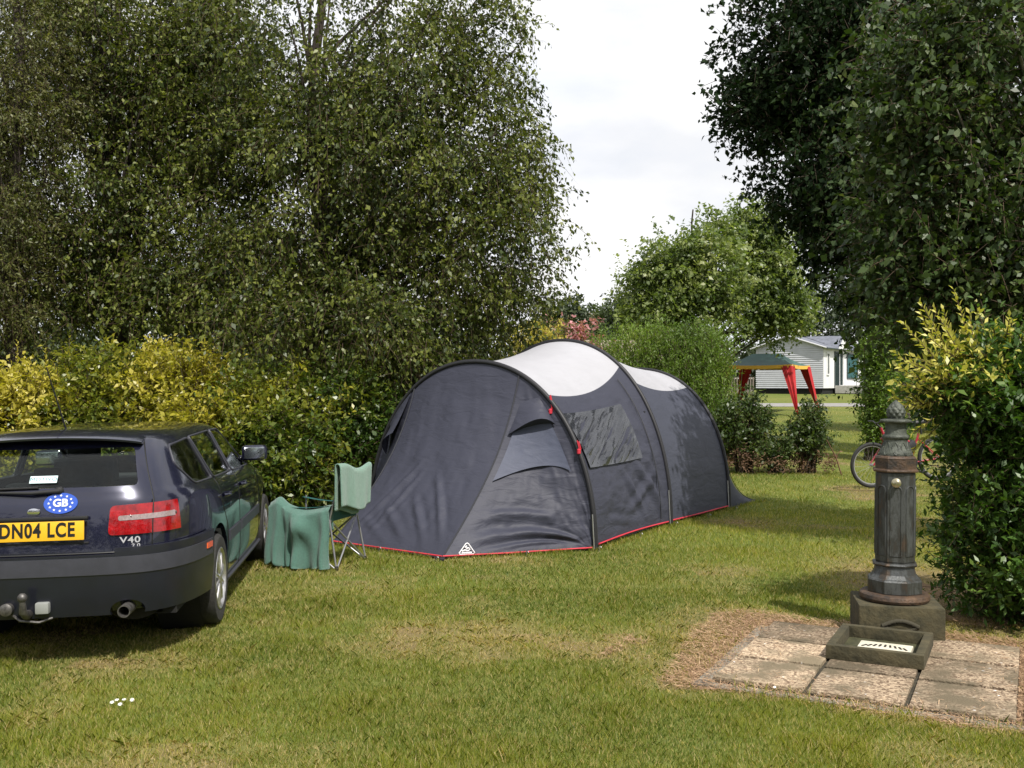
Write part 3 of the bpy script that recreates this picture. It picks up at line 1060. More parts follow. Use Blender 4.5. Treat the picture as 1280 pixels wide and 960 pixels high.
# shut lines and mouldings
def line_side(pts, r=.004, s=1, off=-.001): return [on_side(y, z, off, s) for y, z in pts]
def dens(pts, n=10):
    out = []
    for a, b in zip(pts, pts[1:]):
        for k in range(n): out.append((a[0] + (b[0] - a[0]) * k / n, a[1] + (b[1] - a[1]) * k / n))
    return out + [pts[-1]]
def sline(pts, r):
    MB().tube(pts, r, 5).build('shut_line', M_ink, car)
for s in (1, -1):
    # rear door edge curving over the arch, B gap, front door edge, bonnet side
    sline(line_side(dens([(1.14, .975), (1.16, .82), (1.36, .62), (1.42, .42), (1.45, .24)], 8), s=s), .0038)
    sline(line_side(dens([(1.935, .955), (1.94, .60), (2.0, .24)], 10), s=s), .0038)
    sline(line_side(dens([(3.02, .90), (3.10, .62), (3.12, .24)], 10), s=s), .0038)
    sline(line_side(dens([(1.45, .24), (3.12, .24)], 20), s=s), .0034)
    # tailgate edges
    sline([on_rear(s * x, z, -.001) for x, z in dens([(.615, .66), (.62, .95), (.57, 1.10), (.525, 1.25), (.505, 1.31)], 8)], .0042)
sline([on_rear(x, .655, -.001) for x in np.linspace(-.615, .615, 30)], .005)

for s in (1, -1):
    for y0, y1 in ((1.43, 1.95), (2.0, 3.06)):
        cb = MB().box((s * .9, (y0 + y1) / 2, .53), (.4, y1 - y0, .075)).build('cut', M_black)
        q = skin_piece('door_moulding', cb, .010, M_plastic, car, .012); rename(q, 'door_moulding'); kill(cb)
    m_ = MB()
    P = []
    for y in np.linspace(1.40, 3.24, 24):
        P.append([on_side(y, .235, .004, s), on_side(y, .225, .028, s), on_side(y, .19, .030, s), on_side(y, .175, .0, s)])
    m_.grid(P); m_.build('side_skirt', M_plastic, car, smooth=40)
    for y in (1.33, 2.12):
        m_ = MB()
        p0 = on_side(y - .09, .845, .006, s); p1 = on_side(y + .09, .845, .006, s)
        m_.tube([p0, p0 + Vector((s * .028, .02, .002)), p1 + Vector((s * .028, -.02, .002)), p1], [.013, .014, .014, .012], 8)
        m_.build('door_handle', M_paint, car, smooth=60)
    # wheel arch lips
# mirrors
for s in (1, -1):
    root_ = on_side(2.92, .99, 0, s)
    m_ = MB()
    m_.box(root_ + Vector((s * .13, -.02, .045)), (.215, .11, .135), Matrix.Rotation(s * -.12, 4, 'Z'), bev=.035)
    m_.tube([root_ + Vector((-s * .02, .02, -.01)), root_ + Vector((s * .06, 0, .01))], .028, 8)
    mr_ = m_.build('door_mirror', M_paint, car, smooth=60)
    m_ = MB(); m_.box(root_ + Vector((s * .135, -.078, .046)), (.175, .008, .100), Matrix.Rotation(s * -.12, 4, 'Z'), bev=.003)
    m_.build('mirror_glass', mat('mirror', (.55, .58, .62), .12, metal=1.0), mr_, smooth=40)

# spoiler over the tailgate
m_ = MB(); P = []
for k in range(31):
    x = -.515 + 1.03 * k / 30
    yb = .36 + .10 * (x / .515) ** 4
    zb = 1.350 - .028 * (x / .515) ** 2 - .012 * (abs(x) / .515) ** 6
    P.append([Vector((x, yb + .26, zb + .012)), Vector((x, yb + .10, zb + .010)), Vector((x, yb - .10, zb - .012)), Vector((x, yb - .135, zb - .026)), Vector((x, yb - .13, zb - .038)), Vector((x, yb - .05, zb - .050)), Vector((x, yb + .03, zb - .055)), Vector((x, yb + .20, zb - .04))])
m_.grid(P)
for row in (P[0], P[-1]): m_.add(row, [tuple(range(len(row)))])
m_.build('roof_spoiler', M_paint, car, smooth=40)

# number plate
pm = on_rear(0, .795, 0)
rear_n = Vector((0, -1, .10)).normalized()
Mp = Matrix.Translation(pm + Vector((0, -.024, 0))) @ Matrix.Rotation(R(90 - 4), 4, 'X')
def plate_box(m_, c, d, bev=0): 
    o = MB(); o.box((0, 0, 0), d, bev=bev); 
    m_.add([Mp @ (v + Vector(c)) for v in [Vector(q) for q in o.v]], o.f)
m_ = MB(); plate_box(m_, (0, 0, 0), (.520, .111, .010), .003)
pl_ = m_.build('number_plate', M_plate, car, smooth=40)
text_mesh('plate_lettering', 'DN04 LCE', .112, M_ink, pl_, Mp @ Matrix.Translation((0, .002, .0065)), .0008, 1.12, .76, .0035)
# plate recess/handle above
m_ = MB(); m_.box(pm + Vector((0, -.012, .072)), (.56, .03, .018), bev=.006)
m_.box(pm + Vector((0, -.004, -.075)), (.56, .015, .010), bev=.004)
m_.build('plate_surround', M_black, car, smooth=40)
Mx90 = Matrix.Rotation(PI / 2, 4, 'X')
# boot lock
lp_ = on_rear(-.03, .905, 0)
m_ = MB(); m_.lathe([(.001, .016), (.014, .016), (.028, .012), (.030, 0)], c=(0, 0, 0), n=24, M=Matrix.Translation(lp_) @ Mx90 @ Matrix.Diagonal((1.25, .75, 1, 1)), cap=False)
m_.build('tailgate_lock', M_chrome, car, smooth=40)
# oval sticker
sp_ = on_rear(.115, .948, 0)
sl_n = (on_rear(.115, .99, 0) - on_rear(.115, .90, 0)).normalized()
sx_n = (on_rear(.16, .948, 0) - on_rear(.07, .948, 0)).normalized()
sn_ = sx_n.cross(sl_n).normalized()
Mst = Matrix.Translation(sp_ + sn_ * .004) @ Matrix((sx_n, sl_n, sn_)).transposed().to_4x4()
m_ = MB(); m_.lathe([(.001, .0015), (.094, .0015), (.096, -.0015)], n=40, M=Mst @ Matrix.Diagonal((1, .66, 1, 1)), cap=False)
stk = m_.build('oval_sticker', M_blue, car)
text_mesh('sticker_letters', 'GB', .062, M_white, stk, Mst @ Matrix.Translation((0, 0, .004)), .0006, 1.0, 1.05, .002)
m_ = MB()
for k in range(12):
    a = k * PI / 6
    c_ = Vector((.066 * math.cos(a), .046 * math.sin(a), .0035))
    pts = [Vector((c_.x + (.0085 if q % 2 == 0 else .0036) * math.sin(q * PI / 5), c_.y + (.0085 if q % 2 == 0 else .0036) * math.cos(q * PI / 5), .0035)) for q in range(10)]
    m_.add([Mst @ p for p in pts], [tuple(range(10))])
m_.build('star', M_white, stk)
# badges
bp_ = on_rear(.50, .722, 0)
Mbd = Matrix.Translation(bp_ + Vector((.005, -.005, 0))) @ Matrix.Rotation(R(8), 4, 'Z') @ Mx90
text_mesh('model_badge', 'V40', .050, M_badge, car, Mbd, .0015, 1.1, 1.35, .0008)
Mbd2 = Matrix.Translation(on_rear(.535, .688, 0) + Vector((0, -.005, 0))) @ Matrix.Rotation(R(9), 4, 'Z') @ Mx90
text_mesh('engine_badge', '2.0', .028, M_badge, car, Mbd2, .0012, 1.1, 1.3, .0006)
# shop sticker inside the rear window
wp = on_rear(.0, 1.085, 0)
Mw = Matrix.Translation(wp + Vector((0, -.006, 0))) @ Matrix.Rotation(R(90 - 38), 4, 'X')
m_ = MB(); o = MB(); o.box((0, 0, 0), (.155, .05, .0012))
m_.add([Mw @ Vector(q) for q in o.v], o.f)
ls = m_.build('window_label', mat('pale_label', (.55, .70, .72), .5), tg)
text_mesh('label_lettering', 'MOTIVO', .034, mat('label_ink', (.02, .12, .15), .5), ls, Mw @ Matrix.Translation((0, 0, .0012)), .0003, 1.1, 1.1)
# wiper
m_ = MB()
a = on_rear(-.02, 1.005, .012)
m_.lathe([(.024, 0), (.024, .02), (.014, .03), (.001, .032)], n=16, M=Matrix.Translation(on_rear(.10, 1.02, -.004)) @ Mx90, cap=False)
m_.tube([on_rear(.11, 1.02, .022), on_rear(-.05, 1.012, .03), on_rear(-.30, 1.02, .022)], [.014, .010, .007], 8)
m_.tube([on_rear(-.46, 1.048, .010), on_rear(-.25, 1.036, .012), on_rear(-.02, 1.040, .012)], .007, 6)
m_.build('rear_wiper', M_black, car, smooth=60)
# aerial
m_ = MB(); m_.lathe([(.018, 0), (.015, .02), (.006, .035), (.006, .04)], c=(-.06, .75, 1.325), n=12)
m_.tube([Vector((-.06, .75, 1.36)), Vector((-.12, .58, 1.76))], [.006, .003], 6)
m_.build('aerial', M_black, car, smooth=50)
# exhaust
m_ = MB(); m_.lathe([(.028, .0), (.030, -.12), (.036, -.12), (.036, .15)], n=24, c=(.49, .06, .325), M=Mx90 @ Matrix.Rotation(PI, 4, 'X'), cap=False)
m_.build('exhaust_pipe', M_steel, car, smooth=40)
m_ = MB(); m_.lathe([(.03, 0), (.10, .02), (.10, .5), (.03, .52)], n=24, c=(.49, .14, .31), M=Mx90 @ Matrix.Rotation(PI, 4, 'X') @ Matrix.Diagonal((1.5, .8, 1, 1)))
m_.build('silencer', M_under, car, smooth=40)
# tow bar
m_ = MB()
m_.tube([Vector((0, .25, .24)), Vector((0, -.05, .25)), Vector((0, -.10, .28)), Vector((0, -.105, .345))], [.026, .026, .022, .017], 10)
m_.lathe([(.001, .05), (.015, .046), (.025, .033), (.027, .02), (.024, .007), (.015, 0)], c=(0, -.105, .34), n=20, cap=False)
m_.box((.0, .02, .25), (.16, .05, .05), bev=.006)
tb = m_.build('tow_bar', M_steel, car, smooth=50); tb.location = (-.05, 0, .075)
m_ = MB(); m_.box((.085, -.03, .285), (.075, .05, .065), bev=.01)
m_.build('socket_box', mat('grey_plastic', (.25, .26, .25), .5), tb, smooth=40)
m_ = MB(); m_.lathe([(.034, 0), (.036, .045), (.02, .055), (.001, .055)], c=(-.11, -.01, .285), n=18, M=Mx90, cap=False)
m_.tube([Vector((-.10, .0, .25)), Vector((-.04, -.03, .215)), Vector((.06, -.02, .20)), Vector((.13, 0, .22))], .008, 6)
m_.build('tow_socket', M_steel, tb, smooth=50)

# wheels
def make_wheel():
    wh = empty('wheel')
    MY = Matrix.Rotation(PI / 2, 4, 'Y')
    m_ = MB()
    m_.lathe([(.205, -.09), (.235, -.098), (.285, -.095), (.300, -.080), (.307, -.05), (.308, 0), (.307, .05), (.300, .080), (.285, .095), (.235, .098), (.205, .09)], n=56, M=MY, cap=False)
    m_.build('tyre', M_tyre, wh, smooth=35)
    m_ = MB()
    m_.lathe([(.205, .088), (.212, .094), (.205, .098), (.192, .086), (.186, .05), (.180, -.08)], n=56, M=MY, cap=False)
    for k in range(10):
        a = 2 * PI * k / 10
        d = Vector((0, math.cos(a), math.sin(a))); t_ = Vector((0, -math.sin(a), math.cos(a)))
        m_.tube([Vector((.080, 0, 0)) + d * .035, Vector((.083, 0, 0)) + d * .11, Vector((.070, 0, 0)) + d * .192], [.015, .0125, .017], 8)
    m_.lathe([(.052, .06), (.052, .085), (.042, .094), (.030, .097), (.001, .097)], n=28, M=MY, cap=False)
    m_.build('rim', M_alloy, wh, smooth=40)
    m_ = MB(); m_.lathe([(.001, .035), (.182, .035)], n=32, M=MY, cap=False)
    m_.lathe([(.13, .036), (.13, .045), (.05, .047)], n=32, M=MY, cap=False)
    m_.build('brake_disc', M_under, wh)
    return wh
w0 = make_wheel()
first = True
for ya in (REAR_AX, FRONT_AX):
    for s in (1, -1):
        wh = w0 if first else copy_tree(w0)
        first = False
        wh.parent = car; wh.location = (s * .765, ya, RW - .012); wh.rotation_euler = (random.uniform(0, 6), 0, 0 if s > 0 else PI)
# place the car
hd = Vector((-math.sin(CTH), math.cos(CTH), 0)); rt = Vector((math.cos(CTH), math.sin(CTH), 0))
org = Vector((CX, CY, 0)) - hd * REAR_AX - rt * .765
car.location = (org.x, org.y, .0)
car.rotation_euler = (0, R(-1.0), CTH)
# ================= tunnel tent
def fabric(name, col, rough=.5, wr=.5, scale=(3, 3, 9), spec=.4, trans=0.0):
    m = bpy.data.materials.new(name); m.use_nodes = True
    nt = m.node_tree; N = nt.nodes; L = nt.links; b = N['Principled BSDF']
    b.inputs['Base Color'].default_value = (*col, 1); b.inputs['Roughness'].default_value = rough
    b.inputs['Specular IOR Level'].default_value = spec
    tc = N.new('ShaderNodeTexCoord')
    mp = N.new('ShaderNodeMapping'); mp.inputs['Scale'].default_value = scale; mp.inputs['Rotation'].default_value = (.3, .5, .2)
    L.new(tc.outputs['Object'], mp.inputs['Vector'])
    n = N.new('ShaderNodeTexNoise'); n.inputs['Scale'].default_value = 1.3; n.inputs['Detail'].default_value = 3; n.inputs['Distortion'].default_value = .6
    L.new(mp.outputs['Vector'], n.inputs['Vector'])
    bp = N.new('ShaderNodeBump'); bp.inputs['Strength'].default_value = wr; bp.inputs['Distance'].default_value = .04
    L.new(n.outputs['Fac'], bp.inputs['Height'])
    n2 = N.new('ShaderNodeTexNoise'); n2.inputs['Scale'].default_value = 350; L.new(tc.outputs['Object'], n2.inputs['Vector'])
    b2 = N.new('ShaderNodeBump'); b2.inputs['Strength'].default_value = .12; b2.inputs['Distance'].default_value = .002
    L.new(n2.outputs['Fac'], b2.inputs['Height']); L.new(bp.outputs['Normal'], b2.inputs['Normal']); L.new(b2.outputs['Normal'], b.inputs['Normal'])
    n3 = N.new('ShaderNodeTexNoise'); n3.inputs['Scale'].default_value = 2.2; n3.inputs['Detail'].default_value = 4; L.new(tc.outputs['Object'], n3.inputs['Vector'])
    mr = N.new('ShaderNodeMapRange'); mr.inputs['To Min'].default_value = .88; mr.inputs['To Max'].default_value = 1.12; L.new(n3.outputs['Fac'], mr.inputs['Value'])
    mx = N.new('ShaderNodeMix'); mx.data_type = 'RGBA'; mx.blend_type = 'MULTIPLY'; mx.inputs['Factor'].default_value = 1
    mx.inputs['A'].default_value = (*col, 1); L.new(mr.outputs['Result'], mx.inputs['B']); L.new(mx.outputs['Result'], b.inputs['Base Color'])
    if trans > 0:
        t = N.new('ShaderNodeBsdfTranslucent'); t.inputs['Color'].default_value = (*col, 1)
        ms = N.new('ShaderNodeMixShader'); ms.inputs['Fac'].default_value = trans
        L.new(b.outputs['BSDF'], ms.inputs[1]); L.new(t.outputs['BSDF'], ms.inputs[2])
        L.new(ms.outputs['Shader'], N['Material Output'].inputs['Surface'])
    return m


M_tent = fabric('charcoal_nylon', (.036, .038, .056), .58, .35, spec=.3)
M_tent2 = fabric('charcoal_nylon_rear', (.044, .048, .068), .58, .25, spec=.3)
M_roof = fabric('pale_roof_nylon', (.42, .42, .45), .5, .25, trans=.12)
M_pvc = fabric('window_film', (.028, .030, .036), .09, .12, (5, 9, 16), .6)
M_mesh = fabric('window_lining', (.062, .070, .105), .6, .2, (4, 4, 8), .3)
M_pole = mat('black_pole_sleeve', (.012, .012, .015), .55)
M_redt = mat('red_piping', (.50, .025, .045), .6)
M_seam = mat('tent_seam', (.02, .021, .028), .6)
M_ctube0 = mat('peg_steel', (.4, .4, .4), .35, metal=.7)
TO = Vector((.6, 11.6, 0))
tent = empty('tunnel_tent', TO)
tag(tent, 'charcoal grey three-hoop tunnel tent with pale roof panels and red piping', 'tent')
tn = Vector((-.82, .57, 0)).normalized()
ta = Vector((.57, .82, 0)).normalized()
HOOPS = [(Vector((.82, 9.92, 0)), 3.0, 1.87, 2.1), (Vector((1.845, 11.65, 0)), 3.0, 2.17, 2.1), (Vector((2.83, 13.05, 0)), 2.7, 1.83, 2.25)]


def hoop(i, ph):
    Fp, W, h, e = HOOPS[i]
    c, s = math.cos(ph), math.sin(ph)
    u = math.copysign(abs(c) ** (2 / e), c)
    return Fp + tn * ((1 - u) * W / 2) + Vector((0, 0, h * abs(s) ** (2 / e) + .015))


def zup(p): return Vector((p.x, p.y, max(p.z, .012)))


def tunnel(i, ph, t):
    a, b = hoop(i, ph), hoop(i + 1, ph)
    c = a.lerp(b, t)
    k = 4 * t * (1 - t)
    ctr = (HOOPS[i][0] + tn * HOOPS[i][1] / 2).lerp(HOOPS[i + 1][0] + tn * HOOPS[i + 1][1] / 2, t)
    rad = Vector((c.x - ctr.x, c.y - ctr.y, c.z)).normalized()
    return zup(c - rad * (.055 * k * (.4 + .6 * abs(math.sin(ph)))) - Vector((0, 0, .01 * k)))


A_ = Vector((-.65, 9.37, .02)); B_ = Vector((-1.84, 10.28, .02))
F1 = HOOPS[0][0]; F1L = F1 + tn * 3.0
def ph_of(u, e=2.1): return math.acos(abs(u) ** (e / 2)) if u >= 0 else PI - math.acos(abs(u) ** (e / 2))
PS = ph_of(.40); PSL = ph_of(-.55)


def vest(s, t):
    """vestibule: s 0..1 right panel, 1..2 front, 2..3 left; t 0 hoop .. 1 ground"""
    if s <= 1:
        top = hoop(0, PS * s); bot = F1.lerp(A_, s)
        sg = .17 * math.sin(PI * min(1, s) * .5) ** 2 + .05 * math.sin(PI * s)
    elif s <= 2:
        q = s - 1
        top = hoop(0, PS + (PSL - PS) * q); bot = A_.lerp(B_, q)
        sg = .17 - .03 * math.sin(PI * q)
    else:
        q = s - 2
        top = hoop(0, PSL + (PI - PSL) * q); bot = B_.lerp(F1L, q)
        sg = .17 * math.cos(q * PI / 2) ** 2 + .05 * math.sin(PI * q)
    p = top.lerp(bot, t)
    k = 4 * t * (1 - t)
    p = p + ta * sg * k - Vector((0, 0, .05 * k * min(1, p.z)))
    return zup(p)


def rearend(ph, t):
    top = hoop(2, ph)
    Fp, W, h, e = HOOPS[2]
    c = math.cos(ph); s = math.sin(ph)
    out = 1.28 * (.55 + .45 * abs(c))
    bot = Fp + tn * ((1 - math.copysign(abs(c) ** .75, c)) * W / 2) + ta * out
    p = top.lerp(bot + Vector((0, 0, .02)), t)
    # concave fall of the back wall
    k = 4 * t * (1 - t)
    p = p - ta * .14 * k - Vector((0, 0, .22 * k * min(1, top.z)))
    return zup(p)


def wrinkle(P, pts_n, amp, seed, diag=(6, 2)):
    n, m = len(P), len(P[0])
    X = np.array([[i / n * diag[0] + j / m * diag[1] * .5, j / m * diag[1] - i / n * 1.5, seed * 3.1] for i in range(n) for j in range(m)])
    w_ = (vnoise(X, 1.6, seed) - .5) + .5 * (vnoise(X, 4.1, seed + 1) - .5)
    return w_.reshape(n, m) * amp


def patch(fn, u0, u1, v0, v1, nu=40, nv=40, off=0.0, amp=.012, seed=0, diag=(6, 2), ends=True, creases=()):
    """surface patch; u0,u1 may be functions of the v fraction"""
    P = []
    for i in range(nu + 1):
        row = []
        for j in range(nv + 1):
            g_ = j / nv
            a = u0(g_) if callable(u0) else u0
            b = u1(g_) if callable(u1) else u1
            u = a + (b - a) * i / nu
            v = v0 + (v1 - v0) * g_
            row.append((u, v))
        P.append(row)
    D = wrinkle(P, None, amp, seed, diag)
    for (i0, j0), (i1, j1), am, wd in creases:
        ii, jj = np.meshgrid(np.linspace(0, 1, nu + 1), np.linspace(0, 1, nv + 1), indexing='ij')
        dx, dy = i1 - i0, j1 - j0; L2 = dx * dx + dy * dy
        t = np.clip(((ii - i0) * dx + (jj - j0) * dy) / L2, 0, 1)
        dist = np.hypot(ii - i0 - t * dx, jj - j0 - t * dy) / wd
        D = D + am * np.sin(PI * np.clip(t * .96 + .02, 0, 1)) ** .5 * (np.exp(-dist ** 2) - .6 * np.exp(-(dist - 1.6) ** 2))
    out = []
    for i in range(nu + 1):
        row = []
        for j in range(nv + 1):
            u, v = P[i][j]
            p = fn(u, v); du = fn(u + .004, v) - fn(u - .004, v); dv = fn(u, v + .004) - fn(u, v - .004)
            n_ = du.cross(dv)
            if n_.length > 1e-9:
                n_.normalize()
                c_ = Vector((.6, 11.6, .4))
                if n_.dot(p - c_) < 0: n_ = -n_
            else: n_ = Vector((0, 0, 1))
            fi = i / nu; fj = j / nv
            e_ = min(1, 6 * min(fj, 1 - fj)) * min(1, 6 * min(fi, 1 - fi)) if ends else 1
            row.append(p + n_ * (off + D[i][j] * e_) - TO)
        out.append(row)
    return out


def cloth_obj(name, grids, material, parent=None, thick=0):
    m_ = MB()
    for g_ in grids: m_.grid(g_)
    o = m_.build(name, material, parent or tent, smooth=60, normals=False)
    return o


def inv(fn, px, py, u0, u1, v0, v1, n=130):
    best = None
    for i in range(n + 1):
        for j in range(n + 1):
            u = u0 + (u1 - u0) * i / n; v = v0 + (v1 - v0) * j / n
            p = fn(u, v)
            X = 640 + F * p.x / p.y; Y = 480 - F * (p.z - EYE) / p.y
            d = (X - px) ** 2 + (Y - py) ** 2
            if best is None or d < best[0]: best = (d, u, v)
    return best[1], best[2]


def quad_on(fn, corners, off, nu=30, nv=30, amp=.004, seed=5, freq=(8, 3), skew=0.0):
    """panel spanned by 4 surface coordinates"""
    P = []
    a, b, c, d = corners
    out = []
    X = np.array([[(i / nu * math.cos(skew) + j / nv * math.sin(skew)) * freq[0], (-i / nu * math.sin(skew) + j / nv * math.cos(skew)) * freq[1], seed * 2.7] for i in range(nu + 1) for j in range(nv + 1)])
    D = ((vnoise(X, 1.5, seed) - .5) + .6 * (vnoise(X, 3.7, seed + 2) - .5)).reshape(nu + 1, nv + 1) * amp
    for i in range(nu + 1):
        row = []
        f = i / nu
        for j in range(nv + 1):
            g_ = j / nv
            u = (a[0] * (1 - f) + b[0] * f) * (1 - g_) + (d[0] * (1 - f) + c[0] * f) * g_
            v = (a[1] * (1 - f) + b[1] * f) * (1 - g_) + (d[1] * (1 - f) + c[1] * f) * g_
            p = fn(u, v); du = fn(u + .004, v) - fn(u - .004, v); dv = fn(u, v + .004) - fn(u, v - .004)
            n_ = du.cross(dv); n_.normalize()
            if n_.dot(p - Vector((.6, 11.6, .4))) < 0: n_ = -n_
            ed = min(1, 8 * min(f, 1 - f)) * min(1, 8 * min(g_, 1 - g_))
            row.append(p + n_ * (off + D[i][j] * ed) - TO)
        out.append(row)
    return out


# boundary between roof and wall on every tunnel section (as hoop angle)
def lerp(a, b, t): return a + (b - a) * t
pr1 = [ph_of(.60), ph_of(.55)]; pr2 = [ph_of(.66), ph_of(.56, 2.25)]
def b1(t): return lerp(pr1[0], pr1[1], t) - .10 * 4 * t * (1 - t) * .8
def b2(t): return lerp(pr2[0], pr2[1], t) - .04 * 4 * t * (1 - t)
def m1(t): return PI - b1(t)
def m2(t): return PI - b2(t)
f1 = lambda ph, t: tunnel(0, ph, t)
f2 = lambda ph, t: tunnel(1, ph, t)
EB = .012
cloth_obj('side_wall', [patch(f1, EB, b1, 0, 1, 60, 60, amp=.034, seed=1, diag=(7, 5), creases=(((.42, .62), (.03, .93), .030, .03), ((.40, .45), (.03, .70), .024, .025), ((.30, .88), (.12, .45), .022, .03), ((.38, .80), (.10, .96), .020, .02), ((.12, .2), (.05, .6), .02, .02)))], M_tent)
cloth_obj('side_wall', [patch(f1, m1, PI - EB, 0, 1, 30, 20, amp=.015, seed=2)], M_tent)
cloth_obj('roof_panel', [patch(f1, b1, m1, 0, 1, 50, 30, amp=.006, seed=3)], M_roof)
cloth_obj('side_wall', [patch(f2, EB, b2, 0, 1, 50, 40, amp=.010, seed=4)], M_tent2)
cloth_obj('side_wall', [patch(f2, m2, PI - EB, 0, 1, 30, 20, amp=.012, seed=5)], M_tent2)
cloth_obj('roof_panel', [patch(f2, b2, m2, 0, 1, 50, 24, amp=.006, seed=6)], M_roof)
cloth_obj('porch_panel', [patch(vest, 0.0, 1.0, 0, 1, 150, 110, amp=.030, seed=7, diag=(5, 4), creases=(((.92, .93), (.18, .74), .036, .035), ((.80, .99), (.30, .86), .028, .02), ((.95, .80), (.45, .66), .022, .03), ((.8, .25), (.95, .02), .02, .02)))], M_tent)
cloth_obj('front_panel', [patch(vest, 1.0, 2.0, 0, 1, 70, 80, amp=.028, seed=8, diag=(5, 4), creases=(((.05, .97), (.40, .62), .026, .02), ((.18, .98), (.5, .74), .026, .02), ((.35, .97), (.7, .80), .024, .02), ((.5, .98), (.85, .86), .024, .018), ((.95, .97), (.6, .55), .02, .02), ((.75, .95), (.55, .60), .016, .02)))], M_tent)
cloth_obj('porch_panel', [patch(vest, 2.0, 3.0, 0, 1, 40, 30, amp=.015, seed=9)], M_tent)
cloth_obj('rear_panel', [patch(rearend, 0.0, PI, 0, 1, 60, 30, amp=.012, seed=10)], M_tent2)

# hoop sleeves (three poles)
for i in range(3):
    pts = [hoop(i, ph) - TO + Vector((0, 0, .0)) for ph in np.linspace(0, PI, 70)]
    pts = [p + (p - Vector((pts[35].x, pts[35].y, 0))).normalized() * .008 for p in pts]
    pts[0].z = 0.0; pts[-1].z = 0.0
    m_ = MB(); m_.tube(pts, [.026] * 70, 8)
    ps = m_.build('pole_sleeve', M_pole, tent, smooth=60)
    m_ = MB(); q0 = hoop(i, .0); q1 = hoop(i, .17)
    off_ = -ta * .035 - tn * .015
    m_.tube([q0 + off_ - TO, (q1 + off_ - TO)], .007, 6)
    m_.build('pole_end', mat('bare_pole', (.45, .45, .46), .35, metal=.8), ps)
# wide seam beside the middle hoop
for tt, i0 in ((.86, 0),):
    m_ = MB(); m_.tube([tunnel(0, ph, tt) + Vector((.012, -.014, .004)) - TO for ph in np.linspace(.04, ph_of(.62), 40)], .006, 5)
    m_.build('seam', M_seam, tent)
# porch seams
m_ = MB(); m_.tube([vest(1.0, t) - ta * .008 - TO for t in np.linspace(0, 1, 40)], .009, 6); m_.build('seam', M_seam, tent)
m_ = MB(); m_.tube([vest(2.0, t) - ta * .008 - TO for t in np.linspace(0, 1, 40)], .008, 6); m_.build('seam', M_seam, tent)
m_ = MB(); m_.tube([rearend(.35, t) + Vector((.01, -.01, 0)) - TO for t in np.linspace(0, 1, 20)], .005, 5); m_.build('seam', M_seam, tent)

# red piping along the hems
def piping(fn, r=.0085):
    m_ = MB(); m_.tube([fn(t) - TO for t in np.linspace(0, 1, 30)], r, 6)
    m_.build('piping', M_redt, tent, smooth=60)
nrm_f = Vector((-.6, -.8, 0)); nrm_r = Vector((.82, -.57, 0))
piping(lambda t: vest(t, 1) + Vector((.2, -.8, 0)) * .012 + Vector((0, 0, .018)))
piping(lambda t: vest(1 + t, 1) + nrm_f * .012 + Vector((0, 0, .018)))
piping(lambda t: tunnel(0, EB, .04 + .92 * t) + nrm_r * .012 + Vector((0, 0, .012 + .02 * math.sin(PI * t))))
piping(lambda t: tunnel(1, EB, .02 + .95 * t) + nrm_r * .012 + Vector((0, 0, .015)))
piping(lambda t: rearend(.02 + .3 * t, 1) + nrm_r * .012 + Vector((0, 0, .012)), .006)
# red cord ties on the front hoop
def tie(ph, L_, n):
    m_ = MB(); c = hoop(0, ph) - TO + Vector((.03, -.035, 0))
    for k in range(n):
        a = random.uniform(-.02, .02)
        m_.tube([c + Vector((a, -.01, .02 - k * .01)), c + Vector((.02 + a, -.02, -L_ * .5)), c + Vector((a * .5 + .01, -.015, -L_))], .006, 5)
    m_.lathe([(.001, .03), (.02, .02), (.02, -.02), (.001, -.03)], c=c + Vector((.01, -.02, -L_ * .75)), n=8)
    m_.build('cord_tie', M_redt, tent, smooth=50)
tie(ph_of(.62), .20, 3); tie(ph_of(.845), .12, 2)
m_ = MB(); m_.lathe([(.001, .012), (.016, .01), (.016, -.01), (.001, -.012)], c=hoop(1, ph_of(.80)) - TO + Vector((-.05, -.09, -.05)), n=10)
m_.build('toggle', M_pole, tent)

WSK = .75
# middle window (clear film)
wc = [inv(f1, x, y, .1, 1.2, .0, 1) for x, y in ((699, 520), (774, 506), (801, 573), (736, 586))]
cloth_obj('window_film', [quad_on(f1, wc, .024, 90, 90, amp=.075, seed=21, freq=(16, .8), skew=WSK)], M_pvc)
# porch window and its lining
vf = vest
wc = [inv(vf, x, y, .02, .98, .0, 1) for x, y in ((641, 542), (688, 528), (714, 590), (615, 603))]
cloth_obj('window_film', [quad_on(vf, wc, .022, 40, 40, amp=.008, seed=23, freq=(3, 2), skew=.6)], M_mesh)
# hood above the porch window
hc = [inv(vf, x, y, .02, .999, .0, 1) for x, y in ((649, 503), (672, 497), (693, 530), (634, 543))]
def hood():
    a, b, c, d = hc
    P = []
    n = 24
    for i in range(n + 1):
        f = i / n; row = []
        for j in range(n + 1):
            g_ = j / n
            u = lerp(lerp(a[0], b[0], f), lerp(d[0], c[0], f), g_); v = lerp(lerp(a[1], b[1], f), lerp(d[1], c[1], f), g_)
            p = vf(u, v)
            bow = math.sin(PI * f)
            p = p + Vector((.25, -.95, .0)) * (.03 + .12 * g_ * bow ** .7) + Vector((0, 0, .07 * g_ * bow))
            row.append(p - TO)
        P.append(row)
    # underside
    Q = [[P[i][n] for i in range(n + 1)], [vf(lerp(d[0], c[0], i / n), lerp(d[1], c[1], i / n)) + Vector((.2, -.9, 0)) * .02 - TO for i in range(n + 1)]]
    return P, Q
P, Q = hood()
cloth_obj('window_hood', [P, Q], M_tent)
